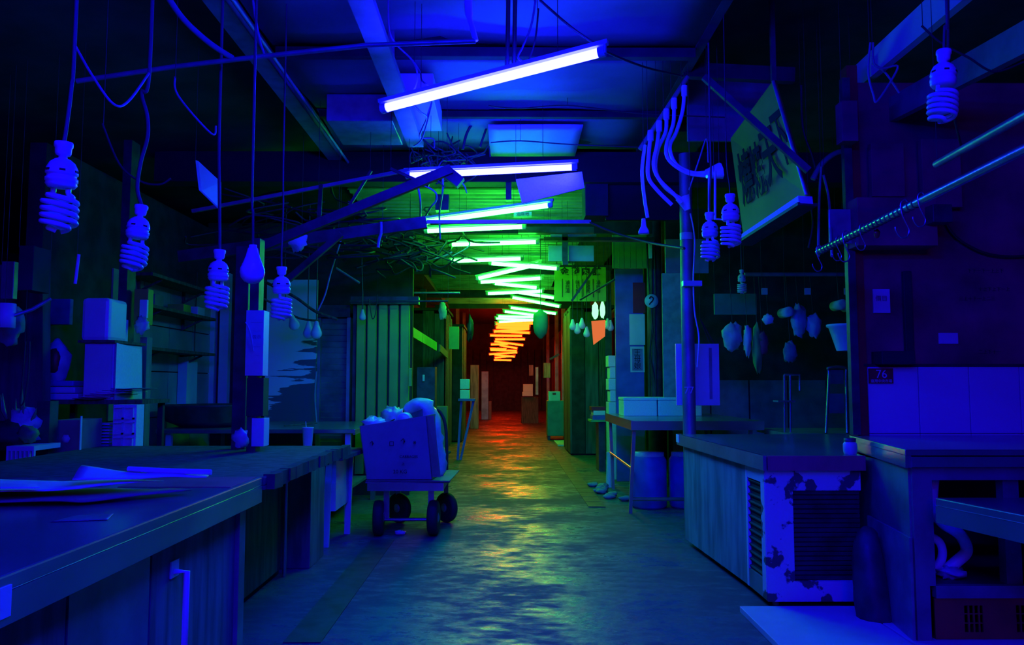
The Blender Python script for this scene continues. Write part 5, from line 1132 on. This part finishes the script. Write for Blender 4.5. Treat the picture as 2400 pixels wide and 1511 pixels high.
# ================================================================ CART
ct = thing('hand_cart', 'flat hand cart with four black wheels parked left of the alley', 'cart', (-0.98, 7.3, 0))
x0, x1, yf, yb = P(862,1140,7.0).x, P(1040,1140,7.0).x, 7.0, 7.95; zp = P(0,1150,7.0).z
G().box((x0, yf, zp), (x1, yb, zp+0.05)).build('deck', bluep if False else steel_dull, ct, bevel=0.006)
G().box((x0, yf-0.03, zp+0.0), (x1, yf, zp+0.065)).build('deck_edge', steel, ct)
G().tube([(x0+0.12, 7.15, 0.13), (x1-0.1, 7.15, 0.13)], 0.014).build('axle', steel, ct)
for xx in (x0+0.14, x1-0.12): G().beam((xx, 7.15, 0.12), (xx, 7.15, zp), 0.05, 0.02, up=(0,1,0)).build('axle_strut', steel, ct)
def wheel(x, y, r, wd, yaw, lb):
    W = thing_child('wheel', ct); pr = [(r*0.45,-wd*0.4),(r*0.8,-wd*0.45),(r*0.95,-wd*0.35),(r,-wd*0.12),(r,wd*0.12),(r*0.95,wd*0.35),(r*0.8,wd*0.45),(r*0.45,wd*0.4)]
    g = G().lathe(pr, (0,0,0), 26, 'x'); R = Euler((0,0,yaw)).to_matrix(); g.v = [R @ p + Vector((x, y, r)) for p in g.v]
    wo = g.build('wheel', rubber, ct)
    g = G().lathe([(r*0.12,-wd*0.5),(r*0.45,-wd*0.3),(r*0.45,wd*0.3),(r*0.12,wd*0.5)], (0,0,0), 20, 'x'); g.v = [R @ p + Vector((x, y, r)) for p in g.v]
    g.build('hub', steel_dull, wo)
def thing_child(n, p): return None
wheel(P(887,1190,7.1).x, 7.12, 0.15, 0.10, 0.08, ''); wheel(P(1016,1190,7.1).x, 7.12, 0.15, 0.10, -0.05, '')
wheel(P(934,1180,7.7).x, 7.75, 0.14, 0.08, 0.9, ''); wheel(P(1046,1165,7.75).x, 7.78, 0.14, 0.08, 0.75, '')
for u, y in ((934, 7.75), (1046, 7.78)): G().box((P(u,1100,y).x-0.02, y-0.02, 0.26), (P(u,1100,y).x+0.02, y+0.02, zp+0.02)).build('caster_post', steel_dull, ct)
G().tube(smooth_pts([(x1-0.04, 7.9, zp+0.05), (x1-0.05, 7.92, 0.85), (x1-0.1, 7.92, 1.02), (x1-0.18, 7.92, 1.06), (x0+0.3, 7.92, 1.06), (x0+0.15, 7.92, 0.98), (x0+0.1, 7.9, zp+0.05)]), 0.016).build('handle', rubber, ct)
z1 = zp+0.065
for i, (dx, rz) in enumerate([(0, 0.03), (0.03, -0.04)]):
    one(G().box((x0-0.03+dx, 6.98, z1+i*0.012), (x1+0.04+dx, 7.85, z1+0.008+i*0.012), rot=(0, 0, rz)), 'cardboard_sheet', card, ['lower', 'upper'][i]+' flattened cardboard under the big carton on the cart', 'cardboard')
z2 = z1+0.026
bx = thing('big_carton', 'big printed carton full of rubbish standing on the cart', 'box', ((x0+x1)/2, 7.3, z2))
xa, xb_ = P(846,1010,7.0).x, P(1000,1010,7.0).x; zt3 = P(0, 982, 7.0).z
fr = [Vector((xa+0.05, 7.02, z2)), Vector((xb_+0.05, 7.02, z2)), Vector((xb_, 6.98, zt3+0.03)), Vector((xa-0.01, 6.98, zt3-0.06))]
G().hexa(fr, (0, 0.008, 0)).build('front_side', mat('printed_card', (0.34, 0.26, 0.30), 0.8, 0, 0.15, 5), bx)
G().hexa([fr[1], fr[1]+Vector((0.05, 0.55, 0)), fr[2]+Vector((0.06, 0.55, 0)), fr[2]], (-0.008, 0, 0)).build('right_side', card, bx)
G().hexa([fr[0], fr[0]+Vector((0, 0.55, 0)), fr[3]+Vector((0, 0.55, 0)), fr[3]], (0.008, 0, 0)).build('left_side', card, bx)
G().hexa([p + Vector((0.02, 0.55, 0)) for p in fr], (0, 0.008, 0)).build('back_side', card, bx)
G().box((fr[0].x, 7.02, z2), (fr[1].x, 7.55, z2+0.008)).build('bottom', card, bx)
G().hexa([fr[2]+Vector((0,0.0,0)), fr[2]+Vector((0.06,0.03,0.0)), fr[1]+Vector((0.07,0.0,0.02)), fr[1]+Vector((0,0,0.02))], (0,0.01,0)).build('side_flap', card, bx)
for tx, u, v, s_ in (('↑', 872, 1040, 0.06), ('↑', 945, 1035, 0.07), ('※', 972, 1037, 0.05), ('□', 918, 1040, 0.05), ('CABBAGES', 958, 1070, 0.032), ('上', 945, 1087, 0.03), ('20 KG', 938, 1105, 0.045)):
    text(tx, s_, ink, bx, P(u, v, 6.99)+Vector((0, -0.006, 0)), (math.pi/2+0.04, 0, 0), 'print', 0.002)
one(G().blob(P(878, 993, 7.15), (0.1, 0.1, 0.06), 2, 0.4, 16, 10, 3), 'plastic_bag', whitep, 'small white crumpled bag at the left corner of the big carton', 'bag')
one(G().blob(P(920, 978, 7.35), (0.11, 0.12, 0.09), 7, 0.35, 18, 12, 3), 'plastic_bag', bagm, 'thin pale bag in the middle of the rubbish carton', 'bag')
cy = thing('white_canister', 'white round canister lying in the rubbish, end towards us', 'canister', P(945, 984, 7.05))
c = P(945, 984, 7.02); G().lathe([(0.001, -0.01), (0.055, -0.01), (0.062, 0.0), (0.062, 0.18), (0.05, 0.2)], c, 24, 'y').build('body', whitep, cy); G().lathe([(0.001, -0.016), (0.045, -0.016), (0.045, -0.01)], c, 24, 'y').build('cap', white, cy)
one(G().hexa([P(962,1000,7.2), P(992,998,7.2), P(990,958,7.25), P(965,968,7.25)], (0, 0.01, 0)), 'dark_flap', darksteel, 'dark stiff flap standing in the rubbish carton', 'flap')
g = G()
pts = [P(950, 962, 7.35), P(985, 950, 7.4), P(1005, 975, 7.4), P(1015, 1030, 7.4), P(1025, 1090, 7.4), P(1028, 1118, 7.4)]
g.tube(smooth_pts(pts, 5), [0.03, 0.05, 0.06, 0.07, 0.07, 0.075, 0.08, 0.08, 0.085, 0.085, 0.08, 0.08, 0.085, 0.085, 0.08, 0.08, 0.085, 0.085, 0.085, 0.08, 0.075, 0.07, 0.07, 0.06, 0.05, 0.03], 14)
for i, p in enumerate(g.v): g.v[i] = p + Vector((1,0.6,0.4))*0.035*noise.noise(p*14)
one(g, 'plastic_bag', bagm, 'long translucent bag draped over the right of the carton', 'bag')
one(G().tube([P(892,1000,7.1), P(925,982,7.0)], 0.006), 'stick', wood, 'thin stick poking from the carton on the cart', 'stick')
one(G().blob(PZ(938, 1248, 0.015), (0.045, 0.03, 0.02), 2, 0.4, 12, 8, 3), 'crumpled_tissue', whitep, 'small crumpled tissue on the floor in front of the cart', 'tissue')

# ---------------------------------------------------------------- wires that hold hung things up to what is above them
bpy.context.view_layer.update()
def tree(o):
    out = [o]
    for c in o.children: out += tree(c)
    return out
HUNG = {'label_sign','skylight_sheet','hanging_board','grid_bar','menu_board','flexible_conduit','slanted_stick','junction_cone','dark_valance','lamp_bracket','window_cloth','pendant_socket','hanging_bag',
 'round_bulb','drooping_cable','green_strip','square_signboard','signboard','hanging_wire','tilted_awning','equipment_case','hanging_conduit','awning_board','hanging_card','slack_wire','switch_plate','narrow_sign',
 'paper_roll','hanging_cable','green_board','white_board','dead_tube','bent_pole','hanging_pouch','hanging_towel','tall_cupboard','hanging_belt','hanging_cloth','thin_bar','metal_bar','back_partition','hanging_flex','hanging_tag','slanted_bracket_bar','roof_brace','upper_pipe','level_rod','pipe_stub','crumpled_wad'}
dg = bpy.context.evaluated_depsgraph_get()
for o in [x for x in COL.objects if x.parent is None and x.get('label') and x.name.split('.')[0] in HUNG]:
    ms = [m for m in tree(o) if m.type == 'MESH']
    best = max(((m.matrix_world @ v.co) for m in ms for v in m.data.vertices), key=lambda p: p.z)
    own = {m.name for m in ms}; q = best + Vector((0, 0, 0.002)); hit = None
    for _ in range(12):
        ok, loc, nrm, idx, ob, mw = SC.ray_cast(dg, q, Vector((0, 0, 1)))
        if not ok: break
        if ob.name in own or ob.name.split('.')[0] in ('cord','hanging_wire','glass_tube','wire_tangle','string','hanger','hanging_flex','hanging_cable'): q = loc + Vector((0, 0, 0.002)); continue
        hit = loc; break
    if hit is None or hit.z - best.z < 0.003: continue
    G().tube([best - Vector((0, 0, 0.01)), hit + Vector((0, 0, 0.006))], 0.0018, 5).build('hanging_wire' if o.type == 'EMPTY' else 'hanger', cabled, o)
